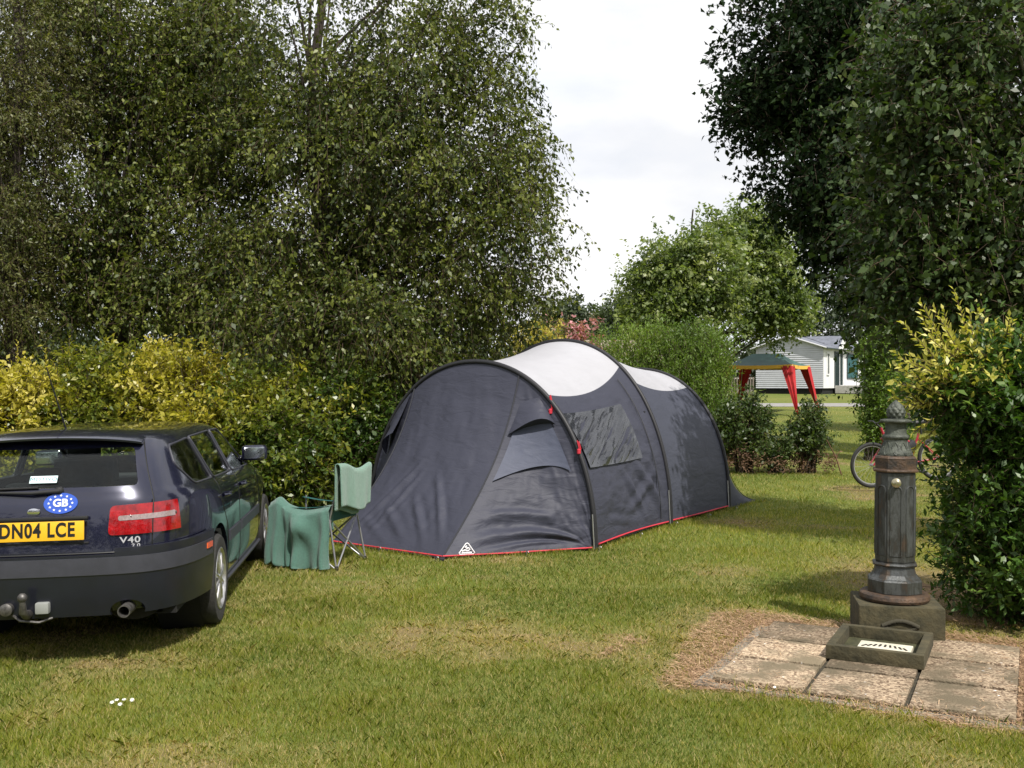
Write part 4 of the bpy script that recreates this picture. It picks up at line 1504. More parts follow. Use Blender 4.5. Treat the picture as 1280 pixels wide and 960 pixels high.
# the same hood on the far side of the porch sticks out past the front panel
def hood_left():
    P = []
    for i in range(13):
        f = i / 12; row = []
        for j in range(9):
            g_ = j / 8
            p = vf(2.02 + .30 * f, .02 + .26 * g_)
            row.append(p + Vector((-.9, -.2, 0)) * (.02 + .14 * g_ * math.sin(PI * (.2 + .8 * f))) - TO)
        P.append(row)
    return P
cloth_obj('window_hood', [hood_left()], M_tent)
# small white emblem near the front corner
M_emb = mat('white_emblem', (.75, .75, .78), .5)
ec = inv(vf, 582, 686, .3, 1, .5, 1)
e0 = vf(*ec)
eu = (vf(ec[0] - .03, ec[1]) - e0).normalized(); ev = Vector((0, 0, 1)); ev = (ev - eu * ev.dot(eu)).normalized()
if eu.x < 0: eu = -eu
en = eu.cross(ev).normalized()
if en.y > 0: en = -en
def E(x, y): return e0 + eu * x * .001 + ev * y * .001 + en * .03 - TO
m_ = MB()
m_.tube([E(-75, -38), E(-70, -48), E(60, -46), E(78, -34), E(12, 52), E(0, 58), E(-14, 50), E(-75, -38)], .0065, 5)
m_.tube([E(-48, -18), E(-20, -8), E(10, -14), E(30, -4), E(18, 12), E(-6, 8), E(-18, 18), E(0, 32)], .0075, 5)
m_.tube([E(-50, -33), E(50, -31)], .008, 5)
m_.build('emblem', M_emb, tent)
# dark puddle strap and peg at the front corner
m_ = MB(); m_.box(A_ - TO + Vector((.0, -.05, .0)), (.05, .09, .03), bev=.01); m_.build('corner_strap', M_pole, tent)

# steel pegs through loops along the hem
for q in (A_ + Vector((-.05, -.10, 0)), Vector((.86, 9.84, 0)), Vector((.14, 9.56, 0)), Vector((1.90, 11.58, 0)), Vector((1.38, 10.72, 0)), Vector((2.90, 12.98, 0)), Vector((2.42, 12.28, 0)), Vector((-1.30, 9.80, 0)), Vector((3.45, 13.85, 0))):
    c = Vector((q.x, q.y, 0)) - TO
    m_ = MB(); m_.tube([c + Vector((0, 0, -.01)), c + Vector((0, -.01, .05)), c + Vector((.012, -.02, .055)), c + Vector((.02, -.02, .04))], .003, 6)
    pg = m_.build('peg', M_ctube0, tent, smooth=60)
    m_ = MB(); m_.tube([c + Vector((0, 0, .02)), c + Vector((-.015, .05, .03)), c + Vector((.01, .09, .04))], .004, 5); m_.build('loop', M_pole, pg)

# ================= camp chair and towels
CHC = Vector((-1.828, 9.25, 0)); CHA = math.atan2(-.92, -.38)
chf = Vector((-.952, .307, 0)).normalized(); chp = Vector((chf.y, -chf.x, 0))   # chp points to the far side / near side
if chp.y > 0: chp = -chp
def ch(f, p, z): return chf * f + chp * p + Vector((0, 0, z))
M_cgreen = fabric('green_canvas', (.012, .075, .070), .7, .4, (8, 8, 8))
M_ctube = mat('steel_tube', (.33, .33, .34), .35, metal=.7)
chair = empty('camping_chair', CHC)
tag(chair, 'folding green camping chair with thin steel legs, towels hung over it, beside the tent', 'chair')
hw = .27; hf = .25
feet = {(a, b): ch(.24 if a > 0 else -.38, b * .29, .0) for a in (-1, 1) for b in (-1, 1)}
tops = {(-1, b): ch(-.30, b * .27, .44) for b in (-1, 1)}
tops.update({(1, b): ch(.24, b * .26, .42) for b in (-1, 1)})
def leg(p, q, nm='leg', mt=None, r=.0095):
    m_ = MB(); m_.tube([p, q], r, 8); m_.build(nm, mt or M_ctube, chair, smooth=60)
for b in (-1, 1):
    leg(feet[(1, b)], tops[(-1, b)]); leg(feet[(-1, b)], tops[(1, b)])     # side crosses
for a in (-1, 1):
    leg(feet[(a, 1)], tops[(a, -1)]); leg(feet[(a, -1)], tops[(a, 1)])   # front and back crosses
for b in (-1, 1):
    leg(tops[(-1, b)], ch(-.41, b * .26, .86), 'back_post'); leg(feet[(-1, b)], tops[(-1, b)], 'rear_post')
    leg(ch(.24, b * .27, .03), ch(.25, b * .29, .585), 'arm_post')
for k, v_ in feet.items():
    m_ = MB(); m_.lathe([(.018, 0), (.02, .01), (.014, .035)], c=v_, n=10); m_.build('foot', M_black, chair, smooth=40)
P = [[ch(lerp(-.24, .25, i / 10), lerp(-.25, .25, j / 10), .44 - .05 * math.sin(PI * i / 10) * math.sin(PI * j / 10) - .03 * math.sin(PI * j / 10)) for j in range(11)] for i in range(11)]
MB().grid(P).build('seat', M_cgreen, chair, smooth=60)
P = [[ch(lerp(-.30, -.40, i / 10), lerp(-.25, .25, j / 10), lerp(.42, .86 - .07 * math.sin(PI * j / 10), i / 10)) for j in range(11)] for i in range(11)]
MB().grid(P).build('backrest', M_cgreen, chair, smooth=60)
for b in (-1, 1):
    P = [[ch(lerp(-.32, .27, i / 10), b * .28 + lerp(-.03, .03, j / 3), .57 - .03 * math.sin(PI * i / 10)) for j in range(4)] for i in range(11)]
    MB().grid(P).build('armrest', M_cgreen, chair, smooth=60)

M_towel = mat('green_terry_towel', (.065, .150, .118), .95, noise=.12, nscale=60, bump=1.0, bscale=150, sheen=.3)
M_towel2 = mat('pale_green_towel', (.135, .245, .19), .95, noise=.12, nscale=60, bump=1.0, bscale=150, sheen=.3)


def cloth_grid(name, P, material, loc, th=.007):
    m_ = MB(); m_.grid(P)
    o = m_.build(name, material, None, smooth=70, normals=False)
    md = o.modifiers.new('s', 'SOLIDIFY'); md.thickness = th; md.offset = 0
    bake(o); o.data.shade_smooth(); o.location = loc
    return o


# big towel: drapes over the near armrest and hangs to the grass
nx, ny = 70, 50
P = []
for i in range(nx + 1):
    f = i / nx; row = []
    s_ = lerp(-.33, .27, f)
    # arm height along the armrest: high at the front post, sagging behind it
    top = .545 + .055 * math.exp(-((f - .86) / .10) ** 2) - .045 * math.sin(PI * min(1, f / .8)) ** 1.5 - .0 * f
    for j in range(ny + 1):
        g_ = j / ny
        L_ = g_ * .80                       # length along the towel, starts on the inner side of the arm
        fl = .050 * math.sin((f + .25 * (g_ - .5) * (f - .5)) * 15 + .6) * max(0, (g_ - .28)) * 1.3 + .036 * math.sin(f * 34 + 2 + 3 * g_ + 1.5 * math.sin(f * 9)) * max(0, g_ - .25) + .018 * math.sin(g_ * 16 - abs(f - .45) * 14) * math.exp(-((f - .45) / .25) ** 2) * (g_ > .3) * min(1, (1 - g_) * 2)
        swag = .075 * math.exp(-((f - .50) / .22) ** 2) * math.exp(-((g_ - .45) / .14) ** 2)
        if L_ < .20: p_ = .245 + .0 * L_; z = top - (.20 - L_)
        elif L_ < .26:
            a = (L_ - .20) / .06 * PI; p_ = .28 - .035 * math.cos(a); z = top + .028 * math.sin(a)
        else: p_ = .325 + .06 * g_ + fl + swag; z = top - (L_ - .26) * (1.0 - .0 * f)
        ss = s_ * (1 + .10 * max(0, g_ - .3)) + .010 * math.sin(g_ * 9)
        row.append(ch(ss, p_, max(z, .02 + .012 * math.sin(f * 14))))
    P.append(row)
tw = cloth_grid('towel', P, M_towel, CHC)
tag(tw, 'dark green bath towel hanging from the near armrest of the camping chair to the grass', 'towel')
# small towel over the backrest
P = []
nx, ny = 50, 50
for i in range(nx + 1):
    f = i / nx; row = []
    w_ = lerp(-.31, .33, f)
    sag = .05 * math.sin(PI * min(1, f * 1.3)) ** 1.4
    for j in range(ny + 1):
        g_ = j / ny; L_ = g_ * .82
        top = .925 - sag - .03 * (1 - f)
        fl = .018 * math.sin(f * 9 + 1) + .012 * math.sin(f * 19)
        if L_ < .40:  #            # front side hangs down over the seat, fullest towards the near side
            z = top - (.40 - L_); ff = -.40 + (top - z) * .05 + .012 + fl * (.4 - L_) * 2
        elif L_ < .46:
            a = (L_ - .40) / .06 * PI; z = top + .02 * math.sin(a); ff = -.388 - .022 * (1 - math.cos(a))
        else:
            z = top - (L_ - .46); ff = -.436 + fl * (L_ - .4) * 1.5
        row.append(ch(ff, w_ * (1 - .12 * abs(g_ - .5)), z - .0))
    P.append(row)
tw = cloth_grid('towel', P, M_towel2, CHC)
tag(tw, 'pale green towel draped over the backrest of the camping chair', 'towel')
# ================= party tent, mobile home, bicycle, far car, stake
M_gz = mat('green_canopy', (.030, .085, .070), .7, noise=.15, nscale=2)
M_gr = mat('red_curtain', (.40, .012, .016), .7, noise=.15, nscale=4)
M_gy = mat('yellow_valance', (.75, .42, .06), .7)
M_wpole = mat('white_pole', (.6, .6, .6), .4)
gzN = Vector((11.2, 40.0, 0)); gu = Vector((.5, .866, 0)) * 2.9; gv = Vector((-.866, .5, 0)) * 2.9
cs = [gzN, gzN + gu, gzN + gu + gv, gzN + gv]
ctr = sum(cs, Vector()) / 4
zg = .40
pt = empty('party_tent', (ctr.x, ctr.y, zg))
tag(pt, 'party tent with dark green canopy, yellow valance and red corner curtains', 'party tent')
O = Vector((ctr.x, ctr.y, zg))
def loc_(p, z): return Vector((p.x, p.y, zg + z)) - O
apex = [Vector((ctr.x, ctr.y, zg + 2.62)) - O]
m_ = MB()
for i in range(4):
    a, b = cs[i], cs[(i + 1) % 4]
    P = []
    for k in range(13):
        f = k / 12
        e = a.lerp(b, f); row = []
        for j in range(9):
            g_ = j / 8
            rd_ = gv.normalized(); tgt = apex[0] + rd_ * ((Vector((e.x, e.y, 0)) - ctr).dot(rd_) * .42) - Vector((0, 0, .10))
            p = loc_(e, 2.02).lerp(tgt, g_)
            p.z -= .07 * math.sin(PI * g_) + .04 * math.sin(PI * f) * (1 - g_)
            row.append(p)
        P.append(row)
    m_.grid(P)
m_.build('canopy', M_gz, pt, smooth=25)
for i in range(4):
    a, b = cs[i], cs[(i + 1) % 4]
    m_ = MB(); P = []
    for k in range(25):
        f = k / 24; e = loc_(a.lerp(b, f), 2.03) * 1.0
        e.z -= .04 * math.sin(PI * f)
        P.append([e + Vector((0, 0, .01)), e - Vector((0, 0, .12 + .02 * abs(math.sin(f * 12 * PI))))])
    m_.grid(P); o = m_.build('valance', M_gy, pt); o.scale = (1.01, 1.01, 1)
for i in range(4):
    c = loc_(cs[i], 0); out = Vector((c.x, c.y, 0)).normalized()
    fx = c + out * .42
    fx.z = float(gz(fx.x + O.x, fx.y + O.y)) - zg
    m_ = MB(); m_.tube([fx + out * -.04, loc_(cs[i], 2.0)], .018, 6); m_.build('leg', M_wpole, pt)
    for s_, nb in ((1, cs[(i + 1) % 4]), (-1, cs[i - 1])):
        dr = (nb - cs[i]).normalized()
        P = []
        for k in range(15):
            g_ = k / 14
            top = loc_(cs[i], 1.98).lerp(fx + Vector((0, 0, .05)), g_) + out * .03
            w_ = .40 * (1 - g_) ** 1.1 + .06
            P.append([top + dr * (w_ * f) + out * .03 * math.sin(f * 12) for f in np.linspace(0, 1, 9)])
        MB().grid(P).build('curtain', M_gr, pt, smooth=60)

# mobile home
def siding(name, col, step=.14):
    m = bpy.data.materials.new(name); m.use_nodes = True
    nt = m.node_tree; N = nt.nodes; L = nt.links; b = N['Principled BSDF']
    b.inputs['Roughness'].default_value = .5; b.inputs['Base Color'].default_value = (*col, 1)
    return m
M_sid_shade = mat('white_siding_shaded', (.44, .45, .48), .5, noise=.05, nscale=2)  # darker copy of the white siding: the gable's shade put into the colour
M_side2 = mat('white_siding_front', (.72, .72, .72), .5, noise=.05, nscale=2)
M_roofg = mat('slate_grey_tiles', (.13, .14, .17), .7, noise=.2, nscale=5)
M_dk = mat('dark_frame', (.04, .055, .06), .5)
M_win = mat('window_glass', (.03, .045, .045), .08, spec=.8)
M_deck = mat('grey_deck', (.35, .34, .32), .8, noise=.15, nscale=8)
mc = Vector((17.75, 57, 0)); G = Vector((-.819, .574, 0)); Lg = Vector((.574, .819, 0))
mz = float(gz(mc.x, mc.y))
mh = empty('mobile_home', (mc.x, mc.y, mz))
tag(mh, 'white clad mobile home with grey tiled roof and glazed doors', 'mobile home')
def Q(g_, l, z): return G * g_ + Lg * l + Vector((0, 0, z))
WG, LL, ZB, ZE, ZR = 4.0, 9.0, .35, 2.75, 3.35
# gable wall, horizontal boards
m_ = MB(); n = 20
for k in range(n):
    z0 = ZB + (ZE - ZB) * k / n; z1 = ZB + (ZE - ZB) * (k + 1) / n
    P = [[Q(g_, -.035, z0), Q(g_, -.012, z0 + .01), Q(g_, -.005, z1)] for g_ in (0, WG)]
    m_.grid([[Q(0, -.04, z0), Q(0, -.005, z1)], [Q(WG, -.04, z0), Q(WG, -.005, z1)]])
    m_.grid([[Q(0, -.005, z0), Q(0, -.04, z0)], [Q(WG, -.005, z0), Q(WG, -.04, z0)]])
m_.add([Q(0, -.01, ZE), Q(WG, -.01, ZE), Q(WG / 2, -.01, ZR)], [(0, 1, 2)])
m_.build('gable_wall', M_sid_shade, mh)
m_ = MB()
m_.add([Q(0, 0, ZB), Q(0, LL, ZB), Q(0, LL, ZE), Q(0, 0, ZE), Q(WG, 0, ZB), Q(WG, LL, ZB), Q(WG, LL, ZE), Q(WG, 0, ZE), Q(WG / 2, LL, ZR)],
       [(0, 1, 2, 3), (4, 5, 6, 7), (1, 5, 6, 2), (2, 6, 8)])
m_.build('wall', M_side2, mh)
m_ = MB()
for a, b in ((-.28, WG / 2), (WG + .28, WG / 2)):
    za = ZE - .09
    P = []
    for k in range(33):
        l = -.25 + (LL + .5) * k / 32
        P.append([Q(lerp(a, b, f), l, lerp(za, ZR + .05, f) + .012 * (k % 2)) for f in np.linspace(0, 1, 9)])
    m_.grid(P)
m_.build('roof', M_roofg, mh)
m_ = MB(); m_.tube([Q(-.29, -.25, ZE - .12), Q(-.29, LL + .25, ZE - .12)], .05, 6); m_.build('gutter', M_dk, mh)
m_ = MB()
for i in range(2): m_.tube([Q(-.26 if i == 0 else WG + .26, -.25, ZE - .10), Q(WG / 2, -.25, ZR + .03)], .045, 6)
m_.build('barge_board', mat('pale_trim', (.5, .5, .52), .5), mh)
m_ = MB()
m_.box(Q(WG / 2, LL / 2, .17), (.01, .01, .01))
m_.add([Q(.1, .1, .0), Q(.1, LL, 0), Q(.1, LL, ZB), Q(.1, .1, ZB), Q(WG, .1, 0), Q(WG, .1, ZB)], [(0, 1, 2, 3), (0, 4, 5, 3)])
m_.build('chassis_skirt', M_under, mh)
def opening(l0, l1, z0, z1, nm, fr, gl):
    m_ = MB()
    t = .07
    for a, b, c, d in ((l0, l0 + t, z0, z1), (l1 - t, l1, z0, z1), (l0 + t, l1 - t, z0, z0 + t), (l0 + t, l1 - t, z1 - t, z1)):
        m_.prism([(a, c), (b, c), (b, d), (a, d)], lambda p: Q(-.002, p[0], p[1]), lambda p: Q(-.06, p[0], p[1]))
    o = m_.build(nm, fr, mh)
    MB().add([Q(-.02, l0 + t, z0 + t), Q(-.02, l1 - t, z0 + t), Q(-.02, l1 - t, z1 - t), Q(-.02, l0 + t, z1 - t)], [(0, 1, 2, 3)]).build('pane', gl, o)
opening(.55, 1.0, 1.1, 2.4, 'window', M_side2, M_win)
opening(2.0, 2.8, .45, 2.5, 'glazed_door', M_dk, M_win)
opening(2.85, 3.65, .45, 2.5, 'glazed_door', M_side2, M_win)
opening(4.4, 6.6, .9, 2.45, 'window', M_dk, mat('teal_glass', (.05, .13, .14), .1, spec=.8))
# small gable over the door
m_ = MB(); m_.add([Q(-.33, 1.7, ZE - .1), Q(-.33, 3.9, ZE - .1), Q(-.33, 2.8, ZR + .05), Q(1.6, 2.8, ZR + .05), Q(-.25, 1.7, ZE - .1), Q(-.25, 3.9, ZE - .1)], [(0, 1, 2)])
m_.build('dormer_face', M_side2, mh)
m_ = MB(); m_.add([Q(-.36, 1.62, ZE - .12), Q(-.36, 2.8, ZR + .10), Q(WG / 2, 2.8, ZR + .10), Q(-.36, 3.98, ZE - .12)], [(0, 1, 2), (3, 1, 2)])
m_.build('dormer_roof', M_roofg, mh)
# deck with white rail
m_ = MB()
P4 = [(-.05, 2.0), (-2.3, 2.0), (-2.3, 7.5), (-.05, 7.5)]
m_.prism(P4, lambda p: Q(p[0], p[1], .05), lambda p: Q(p[0], p[1], .50))
m_.build('deck', M_deck, mh)
for (a, b) in (((-2.25, 3.0), (-2.25, 7.4)),):
    m_ = MB()
    for z in (1.30, .95): m_.tube([Q(a[0], a[1], z), Q(b[0], b[1], z)], .03, 5)
    for k in range(12):
        q = lerp(a[1], b[1], k / 11); m_.tube([Q(a[0], q, .5), Q(a[0], q, 1.32)], .022, 5)
    m_.build('railing', M_wpole, mh)
# white garden chair on the deck
gc = empty('garden_chair', tuple(Vector((mc.x, mc.y, mz)) + Q(-1.3, 2.9, .5)))
tag(gc, 'small white garden chair on the deck in front of the glazed doors', 'chair')
m_ = MB(); m_.box((0, 0, .43), (.5, .48, .04), bev=.01); m_.build('seat', M_wpole, gc)
m_ = MB(); m_.box((.22, .0, .72), (.04, .48, .5), Matrix.Rotation(.15, 4, 'Y'), bev=.01); m_.build('backrest', M_wpole, gc)
for a in (-1, 1):
    for b in (-1, 1):
        MB().tube([Vector((a * .22, b * .21, 0)), Vector((a * .2, b * .2, .43))], .02, 6).build('leg', M_wpole, gc)

# picket railing left of the party tent
fn_ = empty('wooden_railing', (12.9, 56, float(gz(0, 56))))
tag(fn_, 'low weathered picket railing on the grass behind the party tent', 'railing')
m_ = MB(); m_.box((0, 0, .95), (1.3, .05, .08)); m_.box((0, 0, .25), (1.3, .05, .08)); m_.build('rail', M_deck, fn_)
M_pick = mat('weathered_wood', (.16, .13, .11), .9, noise=.2)
for k in range(9):
    MB().box((-.6 + .15 * k, -.04, .52), (.07, .025, 1.0)).build('picket', M_pick, fn_)

# bicycle
M_tire = mat('bicycle_tyre', (.018, .018, .018), .8)
M_bred = mat('red_frame_paint', (.32, .012, .03), .3, coat=.6)
M_blk = mat('black_parts', (.015, .015, .016), .5)
bx = gnd(1092, 15.0)
bk = empty('bicycle', (bx.x, bx.y, bx.z + .05), (0, R(-5), R(8)))
tag(bk, 'red bicycle with black saddle and bag standing on the lawn behind the fountain', 'bicycle')
def wheel_b(x):
    w_ = empty('wheel', (x, 0, .335), parent=bk)
    w_.rotation_euler = (R(90), 0, 0)
    m_ = MB(); m_.tube([Vector((.315 * math.cos(a), .315 * math.sin(a), 0)) for a in np.linspace(0, 2 * PI, 49)[:-1]], .027, 8, closed=True); m_.build('tyre', M_tire, w_, smooth=60)
    m_ = MB(); m_.tube([Vector((.286 * math.cos(a), .286 * math.sin(a), 0)) for a in np.linspace(0, 2 * PI, 49)[:-1]], .012, 6, closed=True); m_.build('rim', mat('rim_alloy', (.32, .32, .33), .4, metal=.5), w_, smooth=60)
    m_ = MB()
    for k in range(18):
        a = 2 * PI * k / 18; m_.tube([Vector((.02 * math.cos(a + .5), .02 * math.sin(a + .5), .02 * (-1) ** k)), Vector((.28 * math.cos(a), .28 * math.sin(a), 0))], .0015, 4)
    m_.lathe([(.02, -.04), (.02, .04)], n=10); m_.build('spokes', mat('spoke_steel', (.35, .35, .35), .4, metal=.6), w_)
wheel_b(0); wheel_b(1.08)
hd_, bb, st_, rr_ = Vector((.22, 0, .82)), Vector((.62, 0, .31)), Vector((.80, 0, .72)), Vector((1.08, 0, .335))
m_ = MB()
m_.tube([Vector((.19, 0, .88)), Vector((.25, 0, .70))], .022, 8)
m_.tube([Vector((.24, 0, .72)), bb], .024, 8); m_.tube([Vector((.22, 0, .80)), Vector((.74, 0, .58))], .020, 8)
m_.tube([bb, Vector((.79, 0, .74))], .018, 8)
for s_ in (-.05, .05):
    m_.tube([bb, rr_ + Vector((0, s_, 0))], .010, 6); m_.tube([Vector((.77, 0, .66)), rr_ + Vector((0, s_, 0))], .009, 6)
m_.build('frame', M_bred, bk, smooth=60)
m_ = MB()
for s_ in (-.06, .06): m_.tube([Vector((.20, s_ * .6, .72)), Vector((.25, s_, .66)), Vector((0, s_, .335))], .014, 6)
m_.build('fork', M_bred, bk, smooth=60)
m_ = MB(); m_.tube([Vector((.16, -.30, .97)), Vector((.14, -.12, .98)), Vector((.12, 0, .95)), Vector((.14, .12, .98)), Vector((.16, .30, .97))], .012, 6)
m_.tube([Vector((.12, 0, .95)), Vector((.19, 0, .88))], .016, 6); m_.build('handlebar', M_blk, bk, smooth=60)
m_ = MB(); m_.tube([Vector((.66, 0, .90)), Vector((.80, 0, .90)), Vector((.94, 0, .915))], [.02, .045, .075], 10); m_.tube([Vector((.83, 0, .72)), Vector((.83, 0, .89))], .013, 6)
sd_ = m_.build('saddle', M_blk, bk, smooth=60); sd_.scale = (1, 1, 1)
m_ = MB(); m_.lathe([(.09, -.004), (.09, .004)], c=(.62, -.05, .31), n=24, M=Matrix.Rotation(PI / 2, 4, 'X'))
m_.tube([Vector((.62, -.05, .31)), Vector((.72, -.09, .18))], .012, 6); m_.box((.74, -.13, .17), (.09, .09, .02))
m_.tube([Vector((.62, .05, .31)), Vector((.52, .09, .44))], .012, 6); m_.box((.50, .13, .45), (.09, .09, .02))
m_.build('crankset', M_blk, bk, smooth=40)
m_ = MB(); m_.box((.60, 0, .52), (.30, .10, .16), Matrix.Rotation(-.6, 4, 'Y'), bev=.04); m_.build('frame_bag', M_blk, bk, smooth=50)

# stick in the lawn
stp = gnd(1052, 17.3)
m_ = MB(); m_.tube([stp, stp + Vector((-.10, 0, .32)), stp + Vector((-.26, .0, .62))], [.012, .010, .007], 6)
m_.tube([stp + Vector((-.10, 0, .32)), stp + Vector((-.03, 0, .42))], .006, 5)
o = m_.build('wooden_stake', mat('brown_stick', (.14, .07, .04), .9), smooth=60)
tag(o, 'thin leaning brown stick stuck in the grass left of the bicycle', 'stake')

# dark car half hidden near the mobile home
fcar = copy_tree(car)
fcar.location = (18.3, 50.5, float(gz(0, 51))); fcar.rotation_euler = (0, 0, R(-75))
def prune(o):
    for ch_ in list(o.children):
        if ch_.name.split('.')[0] in ('oval_sticker', 'number_plate', 'model_badge', 'engine_badge', 'window_label', 'tow_bar', 'rear_wiper', 'aerial', 'plate_surround'):
            for g_ in list(ch_.children): bpy.data.objects.remove(g_, do_unlink=True)
            bpy.data.objects.remove(ch_, do_unlink=True)
        else: prune(ch_)
prune(fcar)
tag(fcar, 'dark car far off beside the mobile home, half hidden by the tall bush', 'car')
# pale wall glimpsed behind the pink flowering shrubs
o = MB().box((0, 0, .9), (5.5, .2, 1.8), bev=.02).build('garden_wall', mat('sandy_wall', (.50, .42, .34), .9, noise=.15, nscale=3))
q = gnd(755, 30); o.location = (q.x, q.y, q.z + 1.35 - .05)
o.scale = (1, 1, 1.0); o.location.z = q.z + .95
tag(o, 'low sandy wall behind the pink flowering shrubs above the tent', 'wall')
# ================= foliage
def unit(a): return a / np.maximum(np.linalg.norm(a, axis=1, keepdims=True), 1e-9)


def E_(px, py, d, rx, ry, rd=None):
    """ellipsoid of crown: centre seen at px,py at distance d; radii given in photo pixels, depth radius in metres"""
    c = at(px, py, d); k = d / F
    return (np.array(c), np.array([rx * k, rd if rd else .8 * rx * k, ry * k]))


def cluster_centres(ells, n, r, shell=.55, gap=.42, gfreq=.9, seed=0, zmin=None, inner=.12):
    wts = np.array([(e[1][0] * e[1][1] * e[1][2]) ** (2 / 3) for e in ells]); wts /= wts.sum()
    out = []; tot = 0
    while tot < n:
        k = r.choice(len(ells), size=n, p=wts)
        d = unit(r.normal(size=(n, 3)))
        rr = np.where(r.random(n) < inner, r.random(n) ** .5 * .7, 1 - shell * r.random(n) ** 1.3)
        C = np.array([ells[i][0] for i in k]) + d * rr[:, None] * np.array([ells[i][1] for i in k])
        nz = vnoise(C, gfreq, seed) * .65 + vnoise(C, gfreq * 2.7, seed + 1) * .35
        ok = nz > gap
        if zmin is not None: ok &= C[:, 2] > zmin
        out.append(np.concatenate([C[ok], d[ok]], 1)); tot += ok.sum()
    o = np.concatenate(out)[:n]
    return o[:, :3], o[:, 3:]


def leaf_quads(P, D, Nn, ln, wd, fold=.25):
    """P base, D direction, Nn normal, ln, wd arrays"""
    S = unit(np.cross(D, Nn)); Nn = np.cross(S, D)
    n = len(P); q = np.empty((n, 4, 3))
    l = ln[:, None]; w_ = wd[:, None]
    q[:, 0] = P
    q[:, 1] = P + D * l * .45 + S * w_ * .5 + Nn * w_ * fold
    q[:, 2] = P + D * l
    q[:, 3] = P + D * l * .45 - S * w_ * .5 + Nn * w_ * fold
    return q


def foliage(name, ells, ncl, ntw, nlf, leaf, lw, tw_len, material, parent, seed, droop=.3, spread=.35, gap=.42, gfreq=.9, shell=.55,
            up=0.0, hang=.4, zmin=None, twigs=True, cvar=.35, outw=.5, vfun=None, tmat=None, vbase=.5, vspan=.5, jit=.25, flat=.5, inner=.12):
    r = np.random.default_rng(seed)
    C, OD = cluster_centres(ells, ncl, r, shell, gap, gfreq, seed, zmin, inner)
    n = len(C)
    T = ntw
    base = np.repeat(C, T, 0) + r.normal(size=(n * T, 3)) * spread * tw_len
    dr = unit(np.repeat(OD, T, 0) * outw + r.normal(size=(n * T, 3)) * .55 + np.array([0, 0, up]))
    dr[:, 2] -= 0
    L_ = tw_len * r.uniform(.5, 1.15, n * T)
    cv = np.repeat(r.random(n), T)
    t = (np.arange(nlf) + .5) / nlf
    # twig curve: base + dr*t*L - droop*t^2
    tt = np.tile(t, n * T) + r.normal(size=n * T * nlf) * .03
    B = np.repeat(base, nlf, 0); DD = np.repeat(dr, nlf, 0); LL_ = np.repeat(L_, nlf)
    pos = B + DD * (tt * LL_)[:, None]
    pos[:, 2] -= droop * (tt ** 2) * LL_
    pos += r.normal(size=pos.shape) * leaf * jit
    tang = unit(DD + np.array([0, 0, -1.]) * (2 * droop * tt)[:, None])
    side = unit(np.cross(tang, r.normal(size=tang.shape)))
    ld = unit(tang * .6 + side * .9 + np.array([0, 0, -1.]) * hang + r.normal(size=tang.shape) * .25)
    nn = unit(r.normal(size=ld.shape) + np.array([0, 0, 1.]) * flat * 2)
    m = len(pos)
    ln = leaf * np.where(r.random(m) < .12, r.uniform(1.1, 1.45, m), r.uniform(.55, 1.15, m)); wd = ln * lw * r.uniform(.8, 1.15, m)
    if zmin is not None:
        k = pos[:, 2] > zmin * .3 + .02
        pos, ld, nn, ln, wd = pos[k], ld[k], nn[k], ln[k], wd[k]
        cvl = np.repeat(cv, nlf)[k]
    else:
        cvl = np.repeat(cv, nlf)
    m = len(pos)
    q = leaf_quads(pos, ld, nn, ln, wd)
    v = vbase + vspan * ((1 - cvar) * (r.random(m) - .5) * 2 * .6 + cvar * (cvl - .5) * 2)
    v = v + vspan * .9 * (vnoise(pos, 2.2 * gfreq, seed + 3) - .5)
    if vfun is not None: v = vfun(pos, v, r)
    o = mesh_np(name, q.reshape(-1, 3), np.arange(m * 4).reshape(m, 4), material, parent, attr={'v': np.clip(v, 0, 1)})
    if twigs and n > 60:
        k = n * T
        e1 = base + dr * (L_ * .55)[:, None]; e1[:, 2] -= droop * .3 * L_
        e2 = base + dr * L_[:, None]; e2[:, 2] -= droop * L_
        rad = leaf * .045
        a = unit(np.cross(dr, np.array([.3, .2, .9]))) * rad; b = np.cross(dr, a)
        V = np.stack([base + a, base - a * .5 + b * .87, base - a * .5 - b * .87, e1 + a * .8, e1 - a * .4 + b * .7, e1 - a * .4 - b * .7, e2, e2, e2], 1)
        V[:, 6:] += np.array([0, 0, 0])
        fi = np.array([[0, 1, 4, 3], [1, 2, 5, 4], [2, 0, 3, 5], [3, 4, 7, 6], [4, 5, 8, 7], [5, 3, 6, 8]])
        Fq = (np.arange(k)[:, None, None] * 9 + fi[None]).reshape(-1, 4)
        V[:, 7] += a * .2; V[:, 8] += b * .2
        mesh_np('twigs', V.reshape(-1, 3), Fq, tmat or M_twig, parent)
    return o, C


M_bark = mat('birch_bark', (.10, .085, .07), .9, nscale=6, col2=(.30, .28, .25), bump=.5, bscale=30)
M_bark2 = mat('dark_bark', (.045, .035, .028), .95, noise=.4, nscale=12, bump=.6, bscale=40)
M_twig = mat('twig', (.075, .048, .028), .9)
M_twigd = mat('dark_twig', (.05, .035, .022), .9)


